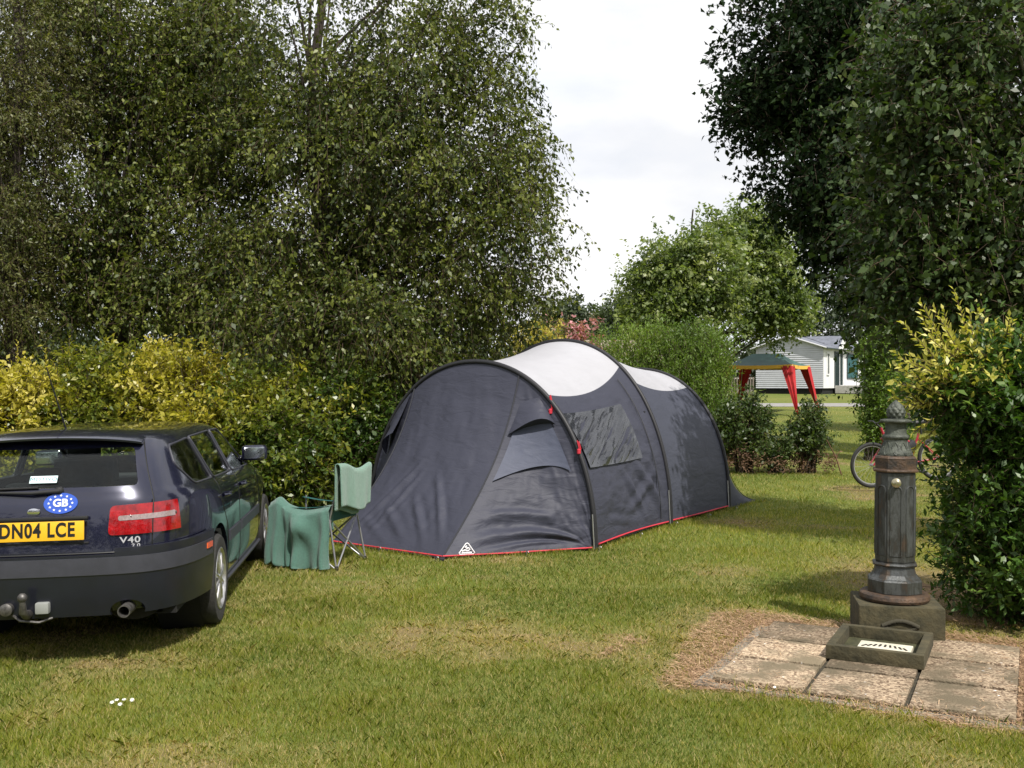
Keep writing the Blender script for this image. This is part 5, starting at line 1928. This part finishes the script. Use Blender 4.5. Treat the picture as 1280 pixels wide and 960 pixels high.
def trunk(root_xy, top_z, r0, C, nl, material, parent, seed, z0=None, lean=(0, 0)):
    r = random.Random(seed)
    x, y = root_xy
    zb = float(gz(x, y)) - .05 if z0 is None else z0
    n = 14
    pts = [Vector((x + lean[0] * (i / n) + .10 * math.sin(i * .9 + seed), y + lean[1] * i / n + .08 * math.cos(i * 1.1 + seed), zb + (top_z - zb) * i / n)) for i in range(n + 1)]
    pts[0] = Vector((x, y, zb))
    rad = [r0 * (1.25 if i == 0 else 1) * (1 - .88 * i / n) + .008 for i in range(n + 1)]
    MB().tube(pts, rad, 12).build('trunk', material, parent, smooth=60)
    m_ = MB()
    idx = np.random.default_rng(seed).choice(len(C), size=min(nl, len(C)), replace=False)
    for i in idx:
        e = Vector(C[i])
        h = min(max((e.z - zb) * r.uniform(.45, .8), .5), (top_z - zb) * .93)
        f = h / (top_z - zb) * n
        a = pts[int(f)].lerp(pts[min(n, int(f) + 1)], f - int(f))
        ra = rad[int(f)] * .42
        Ld = (e - a).length
        mid = a.lerp(e, .5) + Vector((r.uniform(-.1, .1), r.uniform(-.1, .1), .12)) * Ld
        P = [(1 - t) ** 2 * a + 2 * t * (1 - t) * mid + t * t * e for t in np.linspace(0, 1, 8)]
        m_.tube(P, [max(.004, min(ra, .012 * Ld + .006) * (1 - .85 * t)) for t in np.linspace(0, 1, 8)], 5, cap=False)
    m_.build('limbs', material, parent, smooth=60, normals=False)


def plant(name, label, cat, px, d, group=None):
    g_ = gnd(px, d)
    e = empty(name, (0, 0, 0)); e.location = (g_.x, g_.y, g_.z)
    tag(e, label, cat, group)
    return e, g_


def finish(e):
    """children were built in world space: bring them under the root's origin"""
    T = Matrix.Translation(-e.location)
    for ch_ in e.children:
        if ch_.type == 'MESH': ch_.data.transform(T)


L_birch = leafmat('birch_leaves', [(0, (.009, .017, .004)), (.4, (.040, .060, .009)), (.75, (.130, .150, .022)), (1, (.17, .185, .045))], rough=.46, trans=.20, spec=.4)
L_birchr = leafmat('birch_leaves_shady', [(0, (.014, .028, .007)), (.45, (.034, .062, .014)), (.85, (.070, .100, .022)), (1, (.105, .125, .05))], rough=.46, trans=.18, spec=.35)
L_larch = leafmat('larch_needles', [(0, (.03, .04, .009)), (.5, (.080, .090, .020)), (1, (.17, .165, .05))], rough=.5, trans=.25)
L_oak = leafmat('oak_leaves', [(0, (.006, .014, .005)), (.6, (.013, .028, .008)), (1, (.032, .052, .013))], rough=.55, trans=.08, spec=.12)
L_maple = leafmat('maple_leaves', [(0, (.035, .065, .018)), (.5, (.115, .155, .042)), (1, (.29, .31, .13))], rough=.45, trans=.3)
L_dark = leafmat('far_dark_leaves', [(0, (.018, .030, .012)), (.5, (.032, .050, .018)), (1, (.06, .08, .03))], rough=.6, trans=.15)
L_mid = leafmat('far_green_leaves', [(0, (.035, .055, .018)), (.5, (.065, .09, .028)), (1, (.11, .13, .045))], rough=.6, trans=.2)
L_lime = leafmat('lime_leaves', [(0, (.06, .11, .018)), (.55, (.13, .20, .028)), (.8, (.20, .23, .04)), (1, (.30, .22, .05))], rough=.5, trans=.3)
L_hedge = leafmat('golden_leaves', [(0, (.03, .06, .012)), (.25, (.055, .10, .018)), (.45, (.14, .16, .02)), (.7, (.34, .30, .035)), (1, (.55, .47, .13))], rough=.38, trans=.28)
L_bush = leafmat('glossy_green_leaves', [(0, (.016, .040, .008)), (.35, (.052, .108, .016)), (.6, (.125, .19, .030)), (.68, (.30, .30, .05)), (1, (.58, .52, .14))], rough=.42, trans=.22, spec=.4)
L_small = leafmat('shrub_leaves', [(0, (.018, .035, .010)), (.5, (.045, .075, .018)), (1, (.10, .13, .03))], rough=.45, trans=.22)
L_pink = leafmat('pink_flowers', [(0, (.10, .11, .05)), (.4, (.30, .16, .15)), (1, (.58, .25, .30))], rough=.6, trans=.2)


def gloss_flecks(pos, v, r):  # a few random leaves coloured pale as painted glints
    k = r.random(len(v)) < .03
    return np.where(k, .97, np.clip(v, 0, .82))


# ---- left birches
e, g_ = plant('birch_tree', 'big drooping birch filling the centre left, right behind the tent and chair', 'tree', 388, 14.6)
ells = [E_(430, 40, 14.5, 195, 170, 1.9), E_(520, 190, 14.2, 165, 140, 1.7), E_(595, 290, 14.0, 110, 100, 1.2), E_(440, 400, 12.8, 95, 45, .7), E_(345, 395, 12.7, 85, 42, .7), E_(500, 440, 13.3, 60, 50, .5), E_(390, 250, 14.2, 170, 170, 1.8),
        E_(520, 375, 14.0, 128, 88, 1.1), E_(350, 360, 14.2, 120, 90, 1.2), E_(600, 40, 14.4, 52, 130, .8), E_(655, 215, 14.2, 38, 55, .5), E_(495, 445, 13.6, 55, 50, .5), E_(640, 385, 14.4, 50, 40, .6)]
o, C = foliage('crown', ells, 2900, 5, 9, .072, .55, .44, L_birch, e, 31, droop=.55, gap=.40, gfreq=1.0, hang=.7, vfun=gloss_flecks, tmat=M_twig, flat=.3)
trunk((g_.x, g_.y), 9.2, .17, C, 90, M_bark2, e, 3, lean=(.2, 0)); finish(e)

e, g_ = plant('birch_tree', 'birch left of centre behind the car roof, with small sky gaps in its crown', 'tree', 150, 15.2)
ells = [E_(170, 40, 15, 130, 150, 1.6), E_(120, 230, 14.8, 130, 140, 1.5), E_(215, 300, 14.6, 110, 120, 1.3), E_(60, 350, 14.2, 110, 100, 1.2), E_(230, 130, 15, 95, 110, 1.2), E_(180, 395, 14.2, 110, 60, .9), E_(275, 60, 15.2, 75, 90, 1.2), E_(290, 200, 15, 70, 70, 1.0), E_(90, 60, 15.4, 80, 110, 1.2)]
o, C = foliage('crown', ells, 2500, 5, 9, .072, .55, .44, L_birch, e, 41, droop=.5, gap=.39, gfreq=1.0, hang=.6, vfun=gloss_flecks, flat=.3)
trunk((g_.x, g_.y), 9.0, .15, C, 70, M_bark2, e, 5, lean=(-.1, 0)); finish(e)

e, g_ = plant('larch_tree', 'yellowish feathery tree at the far left edge', 'tree', 20, 13.6)
ells = [E_(10, 60, 13.6, 85, 150, 1.1), E_(0, 220, 13.5, 80, 140, 1.1), E_(-30, 330, 13.2, 90, 110, 1.1)]
o, C = foliage('crown', ells, 900, 6, 12, .055, .40, .42, L_larch, e, 51, droop=.45, gap=.36, hang=.4, flat=.3)
trunk((g_.x, g_.y), 8.6, .13, C, 50, M_bark2, e, 6); finish(e)

# ---- right trees
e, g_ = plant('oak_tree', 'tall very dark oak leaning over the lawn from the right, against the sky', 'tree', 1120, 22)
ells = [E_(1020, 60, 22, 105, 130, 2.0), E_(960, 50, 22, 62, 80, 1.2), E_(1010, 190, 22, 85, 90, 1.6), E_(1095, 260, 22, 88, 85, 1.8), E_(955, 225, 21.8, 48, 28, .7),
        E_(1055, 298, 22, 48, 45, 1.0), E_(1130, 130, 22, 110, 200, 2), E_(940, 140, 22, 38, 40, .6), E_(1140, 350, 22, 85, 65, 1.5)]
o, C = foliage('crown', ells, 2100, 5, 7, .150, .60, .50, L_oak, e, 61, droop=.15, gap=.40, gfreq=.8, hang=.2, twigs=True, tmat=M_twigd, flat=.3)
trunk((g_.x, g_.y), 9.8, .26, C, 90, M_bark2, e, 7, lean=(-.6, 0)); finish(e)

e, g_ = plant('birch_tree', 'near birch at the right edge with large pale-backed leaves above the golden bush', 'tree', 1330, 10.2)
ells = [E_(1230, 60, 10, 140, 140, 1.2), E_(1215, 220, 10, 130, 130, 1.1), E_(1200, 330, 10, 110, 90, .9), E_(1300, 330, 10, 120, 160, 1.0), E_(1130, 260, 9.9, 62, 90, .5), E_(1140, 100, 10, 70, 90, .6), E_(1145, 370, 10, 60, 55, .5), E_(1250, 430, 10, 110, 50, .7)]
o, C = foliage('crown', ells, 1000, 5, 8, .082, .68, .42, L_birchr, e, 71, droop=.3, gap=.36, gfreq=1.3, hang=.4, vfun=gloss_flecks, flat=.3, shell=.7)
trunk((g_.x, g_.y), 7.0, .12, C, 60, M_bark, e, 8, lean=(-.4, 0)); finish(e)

e, g_ = plant('dark_tree', 'dark leafy tree standing behind the tall bush at the right, below the oak', 'tree', 1190, 30)
ells = [E_(1180, 400, 30, 110, 75, 2.2), E_(1110, 375, 30, 60, 50, 1.5), E_(1240, 380, 30, 90, 120, 2), E_(1150, 470, 30, 70, 60, 1.5), E_(1230, 480, 30, 80, 60, 1.5)]
o, C = foliage('crown', ells, 900, 4, 7, .15, .6, .6, L_oak, e, 75, droop=.2, gap=.3, twigs=False)
trunk((g_.x, g_.y), 4.2, .2, C, 25, M_bark2, e, 9); finish(e)

# ---- trees in the middle distance
for lab, px, d, ells, sd_ in (
        ('pale green spreading tree in the middle distance, left one of the lit pair', 868, 38,
         [E_(850, 308, 38, 46, 46, 1.5), E_(835, 360, 38, 58, 50, 1.6), E_(890, 350, 38, 52, 70, 1.6), E_(850, 400, 38, 72, 35, 1.8), E_(800, 345, 38, 28, 28, .8), E_(892, 305, 38, 30, 40, 1)], 81),
        ('pale green tree in front of the mobile home, right one of the lit pair', 893, 40,
         [E_(928, 292, 40, 34, 42, 1.2), E_(950, 310, 40, 40, 40, 1.3), E_(950, 350, 40, 52, 50, 1.6), E_(980, 390, 40, 42, 36, 1.3), E_(900, 400, 40, 40, 32, 1.4), E_(1000, 400, 40, 24, 22, .8)], 83)):
    e, g_ = plant('maple_tree', lab, 'tree', px, d)
    o, C = foliage('crown', ells, 720, 5, 7, .18, .62, .55, L_maple, e, sd_, droop=.2, gap=.46, gfreq=.75, twigs=False, cvar=.5, flat=.6)
    trunk((g_.x, g_.y), at(0, 262, d).z, .16, C, 40, M_bark2, e, sd_); finish(e)

for lab, mt, px, d, ells, nn_, sd_ in (
        ('small round dark tree far behind the tent top', L_dark, 708, 62, [E_(708, 400, 62, 24, 26, 1.3), E_(690, 410, 62, 18, 18, 1)], 200, 91),
        ('far narrow olive tree left of the pale pair', L_mid, 752, 66, [E_(752, 405, 66, 16, 22, 1), E_(740, 415, 66, 22, 14, 1)], 200, 92),
        ('far spiky grey-green tree touching the left tree of the pale pair', L_dark, 778, 58, [E_(778, 400, 58, 14, 30, .8), E_(790, 412, 58, 22, 20, 1)], 200, 93),
        ('dark tall tree behind the mobile home roof', L_dark, 1050, 76, [E_(1045, 392, 76, 52, 48, 3), E_(1010, 400, 76, 30, 34, 2), E_(1085, 385, 76, 36, 52, 2.4)], 420, 94),
        ('dark broad tree far behind the right-hand bush', L_dark, 1130, 74, [E_(1130, 395, 74, 50, 62, 3), E_(1170, 410, 74, 60, 60, 3)], 420, 95)):
    e, g_ = plant('distant_tree', lab, 'tree', px, d)
    o, C = foliage('crown', ells, nn_, 4, 7, .26, .6, .8, mt, e, sd_, droop=.1, gap=.36, gfreq=.5, twigs=False)
    trunk((g_.x, g_.y), float(C[:, 2].max()) * .8, .2, C, 12, M_bark2, e, sd_); finish(e)

# far-off wood closing the horizon
wd_ = []
r_ = np.random.default_rng(5)
for k in range(70):
    x = -75 + 150 * k / 69; y = 88 + 6 * math.sin(k * 1.7)
    wd_.append((np.array([x, y, 2.6 + r_.uniform(-.3, .6)]), np.array([2.4, 2, 2.6 + r_.uniform(-.5, 1.0)])))
for k in range(26):
    x = -46 + 45 * k / 25; y = 38 + 2 * math.sin(k * 2.1)
    hz = (3.3 if x < -5 else 2.3) + r_.uniform(-.3, .5)
    wd_.append((np.array([x, y, hz * .9]), np.array([1.7, 1.4, hz])))
for k in range(30):      # unseen tree belt added behind the camera to darken reflections and fill
    x = -42 + 84 * k / 29; y = -19 + 3 * math.sin(k * 1.3)
    wd_.append((np.array([x, y, 3.8]), np.array([2.3, 1.8, 4.2 + r_.uniform(-.6, .9)])))
o, C = foliage('distant_wood', wd_, 9500, 4, 7, .36, .6, .8, L_dark, None, 99, gap=.25, twigs=False, cvar=.6)
tag(o, 'dark far-off wood along the end of the campsite, and an unseen tree belt added behind the camera', 'wood', kind='stuff')

# ---- golden hedge behind the car
def bushes(name, lab, cat, px, d, ells, mt, n, leaf, lw, tw, seed, **kw):
    e, g_ = plant(name, lab, cat, px, d)
    o, C = foliage('foliage', ells, n, kw.pop('T', 5), kw.pop('NL', 9), leaf, lw, tw, mt, e, seed, **kw)
    m_ = MB(); rr = random.Random(seed)
    idx = np.random.default_rng(seed).choice(len(C), size=min(36, len(C)), replace=False)
    for i in idx:
        c = Vector(C[i]); a = Vector((g_.x + rr.uniform(-.15, .15), g_.y + rr.uniform(-.15, .15), g_.z - .02))
        mid = a.lerp(c, .5) + Vector((0, 0, .15 * (c - a).length))
        m_.tube([(1 - t) ** 2 * a + 2 * t * (1 - t) * mid + t * t * c for t in np.linspace(0, 1, 6)], [.014 * (1 - .75 * t) * (1 if d < 15 else 1.4) for t in np.linspace(0, 1, 6)], 5, cap=False)
    m_.build('stems', M_twigd, e, smooth=60, normals=False)
    return e, C, g_


def shoots(parent, items, material, seed, leaf=.05, lw=.42, v=(.75, 1.0), name='shoot'):
    """upright leafy shoots: items = (base, tip)"""
    r = np.random.default_rng(seed)
    for a, b in items:
        a, b = Vector(a), Vector(b)
        L_ = (b - a).length; n = max(8, int(L_ / (leaf * .24)))
        bend = Vector((r.normal() * .06, r.normal() * .06, -.05)) * L_ * 2
        pts = [a.lerp(b, t) + bend * (t * (1 - t)) for t in np.linspace(0, 1, 8)]
        m_ = MB().tube(pts, [.0035] * 7 + [.0015], 5)
        P = []; D = []; Nn = []
        ax = (b - a).normalized()
        for k in range(n):
            t = .08 + .92 * k / (n - 1)
            p = a.lerp(b, t) + bend * (t * (1 - t))
            ang = k * 2.4 + r.normal() * .3
            s_ = ax.orthogonal().normalized(); s2 = ax.cross(s_)
            side = s_ * math.cos(ang) + s2 * math.sin(ang)
            P.append(p); D.append((side * 1.0 + ax * (.7 + .8 * t)).normalized()); Nn.append((ax * 1.0 - side * .5 + Vector(r.normal(size=3)) * .3).normalized())
        P = np.array(P); D = unit(np.array(D)); Nn = unit(np.array(Nn)); m = len(P)
        ln = leaf * r.uniform(.75, 1.15, m) * (1 - .35 * np.linspace(0, 1, m)); wd = ln * lw
        q = leaf_quads(P, D, Nn, ln, wd, .3)
        o = mesh_np(name, q.reshape(-1, 3), np.arange(m * 4).reshape(m, 4), material, parent, attr={'v': r.uniform(v[0], v[1], m)})
        m_.build('shoot_stem', M_twig, parent, smooth=60)


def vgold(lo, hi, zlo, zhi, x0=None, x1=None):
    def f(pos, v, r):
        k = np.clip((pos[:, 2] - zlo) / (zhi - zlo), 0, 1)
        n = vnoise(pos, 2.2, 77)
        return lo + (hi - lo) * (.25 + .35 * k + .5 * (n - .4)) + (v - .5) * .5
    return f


HG = 'shrubs of the hedge behind the car'
def hedge(name, lab, px, d, ells, n, seed, vf, leaf=.078, tw=.26):
    e, C, g_ = bushes(name, lab, 'shrub', px, d, ells, L_hedge, n, leaf, .5, tw, seed, droop=.05, up=.35, hang=.1, vfun=vf, outw=.8, gap=.36, shell=.5, zmin=.05, flat=.6)
    e['group'] = HG
    return e, C, g_
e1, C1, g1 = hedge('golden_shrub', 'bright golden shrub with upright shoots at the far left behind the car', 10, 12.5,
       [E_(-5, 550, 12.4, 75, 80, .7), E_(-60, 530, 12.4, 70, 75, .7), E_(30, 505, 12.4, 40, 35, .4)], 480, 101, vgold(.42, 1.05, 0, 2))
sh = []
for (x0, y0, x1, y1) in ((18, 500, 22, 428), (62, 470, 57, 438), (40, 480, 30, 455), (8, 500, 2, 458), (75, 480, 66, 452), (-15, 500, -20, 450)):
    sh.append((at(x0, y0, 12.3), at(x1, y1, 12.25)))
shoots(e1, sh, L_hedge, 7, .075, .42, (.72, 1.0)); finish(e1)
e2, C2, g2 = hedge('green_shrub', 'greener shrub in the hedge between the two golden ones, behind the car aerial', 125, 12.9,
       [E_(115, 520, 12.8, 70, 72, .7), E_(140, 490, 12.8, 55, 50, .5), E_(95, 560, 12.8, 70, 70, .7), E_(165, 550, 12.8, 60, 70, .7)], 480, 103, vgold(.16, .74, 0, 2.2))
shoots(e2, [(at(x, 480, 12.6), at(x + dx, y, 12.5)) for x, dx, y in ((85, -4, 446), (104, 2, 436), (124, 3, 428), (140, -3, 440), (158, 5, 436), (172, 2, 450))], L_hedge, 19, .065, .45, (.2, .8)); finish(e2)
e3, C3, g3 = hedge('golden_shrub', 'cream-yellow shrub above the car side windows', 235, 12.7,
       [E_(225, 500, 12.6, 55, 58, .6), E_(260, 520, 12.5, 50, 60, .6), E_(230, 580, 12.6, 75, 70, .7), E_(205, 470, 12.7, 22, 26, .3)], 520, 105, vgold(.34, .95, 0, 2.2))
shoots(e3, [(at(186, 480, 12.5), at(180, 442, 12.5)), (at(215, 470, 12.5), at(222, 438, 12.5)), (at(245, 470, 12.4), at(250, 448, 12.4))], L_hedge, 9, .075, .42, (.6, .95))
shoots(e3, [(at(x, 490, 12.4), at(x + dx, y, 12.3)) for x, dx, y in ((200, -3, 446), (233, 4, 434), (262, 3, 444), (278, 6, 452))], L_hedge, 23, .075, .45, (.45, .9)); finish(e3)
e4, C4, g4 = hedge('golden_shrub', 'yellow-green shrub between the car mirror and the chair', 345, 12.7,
       [E_(330, 520, 12.6, 62, 62, .7), E_(370, 550, 12.4, 60, 75, .7), E_(330, 600, 12.4, 75, 55, .7), E_(300, 560, 12.3, 50, 60, .5)], 640, 107, vgold(.14, .70, 0, 2.2)); finish(e4)  # lowered leaf colour range paints in the shade of the birch
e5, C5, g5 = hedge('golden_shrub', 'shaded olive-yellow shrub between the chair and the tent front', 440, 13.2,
       [E_(430, 520, 13.0, 55, 60, .6), E_(470, 560, 13.2, 55, 70, .6), E_(420, 590, 12.7, 60, 62, .5), E_(520, 545, 13.9, 45, 70, .5)], 600, 109, vgold(.05, .52, 0, 2.2)); finish(e5)  # lowest leaf range of the hedge: birch shade put into the colour
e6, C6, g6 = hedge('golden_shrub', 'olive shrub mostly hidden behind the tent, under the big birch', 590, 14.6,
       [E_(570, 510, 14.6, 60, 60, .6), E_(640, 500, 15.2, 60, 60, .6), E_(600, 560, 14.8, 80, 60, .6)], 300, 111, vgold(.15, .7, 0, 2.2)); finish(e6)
e, C, g_ = bushes('yellow_shrub', 'small bright yellow shrub just above the left end of the tent roof', 'shrub', 672, 17,
       [E_(676, 425, 17, 16, 22, .3), E_(660, 445, 17, 26, 26, .4), E_(668, 520, 17, 34, 70, .5)], L_hedge, 150, .06, .5, .25, 113, vfun=vgold(.5, 1.0, 0, 2.5), up=.5, hang=0); finish(e)

# ---- lime shrubs right of the tent
def lime(pos, v, r):
    n = vnoise(pos, 1.3, 31)
    return np.clip(.25 + .5 * (v - .3) + .55 * (n - .45) + (pos[:, 0] > 4.0) * .12, 0, 1)
for lab, px, ells, n, sd_ in (
        ('lime green feathery shrub showing above the rear of the tent', 800, [E_(790, 455, 20, 50, 40, .8), E_(830, 450, 20, 40, 36, .7), E_(800, 520, 20, 65, 70, .9)], 520, 121),
        ('lime and orange tinted shrub right of the tent, middle of the three', 862, [E_(860, 470, 19.6, 38, 50, .7), E_(850, 540, 19.6, 50, 60, .8), E_(875, 440, 19.8, 30, 24, .5)], 440, 123),
        ('lime and rust tinted shrub touching the party tent canopy', 903, [E_(892, 462, 19.4, 18, 38, .4), E_(885, 520, 19.2, 32, 60, .6)], 320, 125)):
    e, C, g_ = bushes('feathery_shrub', lab, 'shrub', px, 20, ells, L_lime, n, .070, .30, .30, sd_, droop=.0, up=1.3, hang=-.4, outw=.4, vfun=lime, gap=.22, zmin=.1, T=6, NL=10, flat=.1)
    e['group'] = 'feathery shrubs behind the tent'; finish(e)
for lab, px, d, ells, n, sd_, mt in (
        ('dark green bush with reddish base in front of the left red curtain', 932, 17.8, [E_(925, 535, 17.8, 22, 34, .4), E_(943, 540, 17.8, 17, 30, .4), E_(908, 540, 17.8, 18, 26, .4), E_(937, 503, 17.8, 9, 14, .2)], 170, 131, L_small),
        ('small open bush below the near red curtain, right of the dark bush', 1008, 17.8, [E_(1000, 550, 17.8, 17, 28, .35), E_(1018, 545, 17.8, 11, 28, .3), E_(1013, 520, 17.8, 6, 14, .2)], 110, 133, L_small),
        ('low sparse bush between the two dark bushes', 970, 17.8, [E_(968, 565, 17.8, 16, 16, .3)], 40, 135, L_small),
        ('tall narrow bush in front of the far dark car, left of the fountain head', 1090, 20.5, [E_(1102, 480, 20.5, 24, 58, .6), E_(1098, 442, 20.5, 20, 26, .4), E_(1106, 540, 20.5, 26, 38, .5)], 380, 137, L_lime)):
    kw = dict(vfun=(lambda pos, v, r: v * .55 + .05)) if mt is L_lime else {}
    e, C, g_ = bushes('green_bush', lab, 'bush', px, d, ells, mt, n, .075, .5, .20, sd_, droop=.05, up=.6, hang=.1, outw=.7, gap=.38, gfreq=2.0, zmin=.08, T=5, NL=8, twigs=n > 60, **kw)
    finish(e)
# reddish dry growth at the foot of the two dark bushes
o, C = foliage('dry_undergrowth', [E_(925, 580, 17.6, 32, 12, .4), E_(975, 582, 17.6, 45, 9, .4), E_(1020, 580, 17.6, 25, 12, .3)], 80, 4, 6, .07, .3, .14,
               leafmat('dry_stems', [(0, (.07, .035, .02)), (.6, (.15, .085, .045)), (1, (.20, .19, .06))], rough=.8, trans=.1), None, 139, up=1.2, twigs=False, gap=.2, zmin=.03)
tag(o, 'reddish brown dry growth at the foot of the bushes right of the tent', 'undergrowth', kind='stuff')
# pink flowering shrubs
for lab, px, ells, n, sd_ in (('pink flowering shrub above the tent roof, left one', 705, [E_(702, 418, 27, 26, 9, .6), E_(700, 450, 27, 34, 36, .7)], 130, 141),
                              ('pink flowering shrub above the tent roof, right one', 745, [E_(742, 414, 27, 18, 12, .5), E_(735, 450, 27, 34, 34, .7)], 130, 143)):
    e, C, g_ = bushes('flowering_shrub', lab, 'shrub', px, 27, ells, L_pink, n, .10, .7, .3, sd_, up=.6, T=4, NL=7,
                      vfun=lambda pos, v, r: np.where(vnoise(pos, 3.0, 8) + .15 * (pos[:, 2] > 2.6) > .56, .5 + .5 * r.random(len(v)), .1 * r.random(len(v))))
    finish(e)

# ---- big bush beside the fountain
def vbush(pos, v, r):
    # golden variegated growth only on the upper left of the bush
    g_ = vnoise(pos, 3.1, 55)
    up_ = np.clip((pos[:, 2] - 1.50) / .35, 0, 1) * np.clip((3.40 - pos[:, 0]) / .3, 0, 1)
    base = np.clip(.04 + .56 * v, 0, .62)
    return np.where(r.random(len(v)) < up_ * (.25 + g_ * .9), r.uniform(.68, 1, len(v)), base)
e, C, g_ = bushes('evergreen_bush', 'big glossy green bush with golden shoots on top, right beside the fountain', 'bush', 1262, 7.0,
       [E_(1270, 690, 6.95, 70, 105, .55), E_(1284, 570, 7.0, 86, 115, .6), E_(1238, 500, 6.95, 58, 55, .42), E_(1300, 485, 7.0, 75, 62, .5), E_(1262, 462, 7.0, 55, 30, .35),
        E_(1335, 620, 7.0, 70, 150, .5), E_(1188, 485, 6.9, 30, 30, .22)], L_bush, 1300, .063, .44, .20, 151, droop=.02, up=.35, hang=.0, outw=.9, vfun=vbush, gap=.30, gfreq=2.2,
       zmin=.02, T=5, NL=9, flat=.9, shell=.5)
sh = []
for (x0, y0, x1, y1) in ((1215, 445, 1192, 362), (1205, 450, 1168, 386), (1195, 455, 1150, 378), (1190, 470, 1128, 404), (1180, 478, 1118, 440), (1175, 490, 1122, 478),
                         (1225, 450, 1212, 392), (1255, 430, 1262, 396), (1235, 440, 1244, 402), (1180, 500, 1120, 508), (1170, 520, 1142, 540), (1200, 440, 1180, 400), (1210, 455, 1160, 420),
                         (1185, 500, 1140, 466), (1275, 430, 1290, 392), (1195, 480, 1138, 452)):
    sh.append((at(x0, y0, 6.85), at(x1, y1, 6.75 + random.uniform(-.1, .12))))
sh += [(a + Vector((random.uniform(-.1, .1), .05, random.uniform(-.08, .02))), b + Vector((random.uniform(-.06, .16), .08, random.uniform(-.14, -.02)))) for a, b in sh]
shoots(e, sh, L_bush, 17, .078, .42, (.70, 1.0)); finish(e)
# daisies and clover in the lawn
m_ = MB()
r_ = random.Random(3)
for (px, py) in ((140, 886), (150, 889), (155, 884), (165, 882), (146, 883)):
    d = F * EYE / (py - 480); c = Vector(((px - 640) / F * d, d, .036 + r_.uniform(-.006, .01)))
    tl = r_.uniform(.2, .8)
    for k in range(7):
        a = k * 2 * PI / 7
        D_ = lambda q, l: c + Vector((l * math.cos(q), l * math.sin(q) * (1 - tl * .6), l * math.sin(q) * tl))
        m_.add([c, D_(a - .3, .009), D_(a, .0125), D_(a + .3, .009)], [(0, 1, 2, 3)])
o = m_.build('daisies', mat('daisy_white', (.75, .75, .70), .7), normals=False)
tag(o, 'few tiny white daisies in the lawn at lower left', 'flowers', kind='stuff')
for o in bpy.data.objects:
    if o.name.split('.')[0] == 'paving_slab' and 'kind' in o: del o['kind']
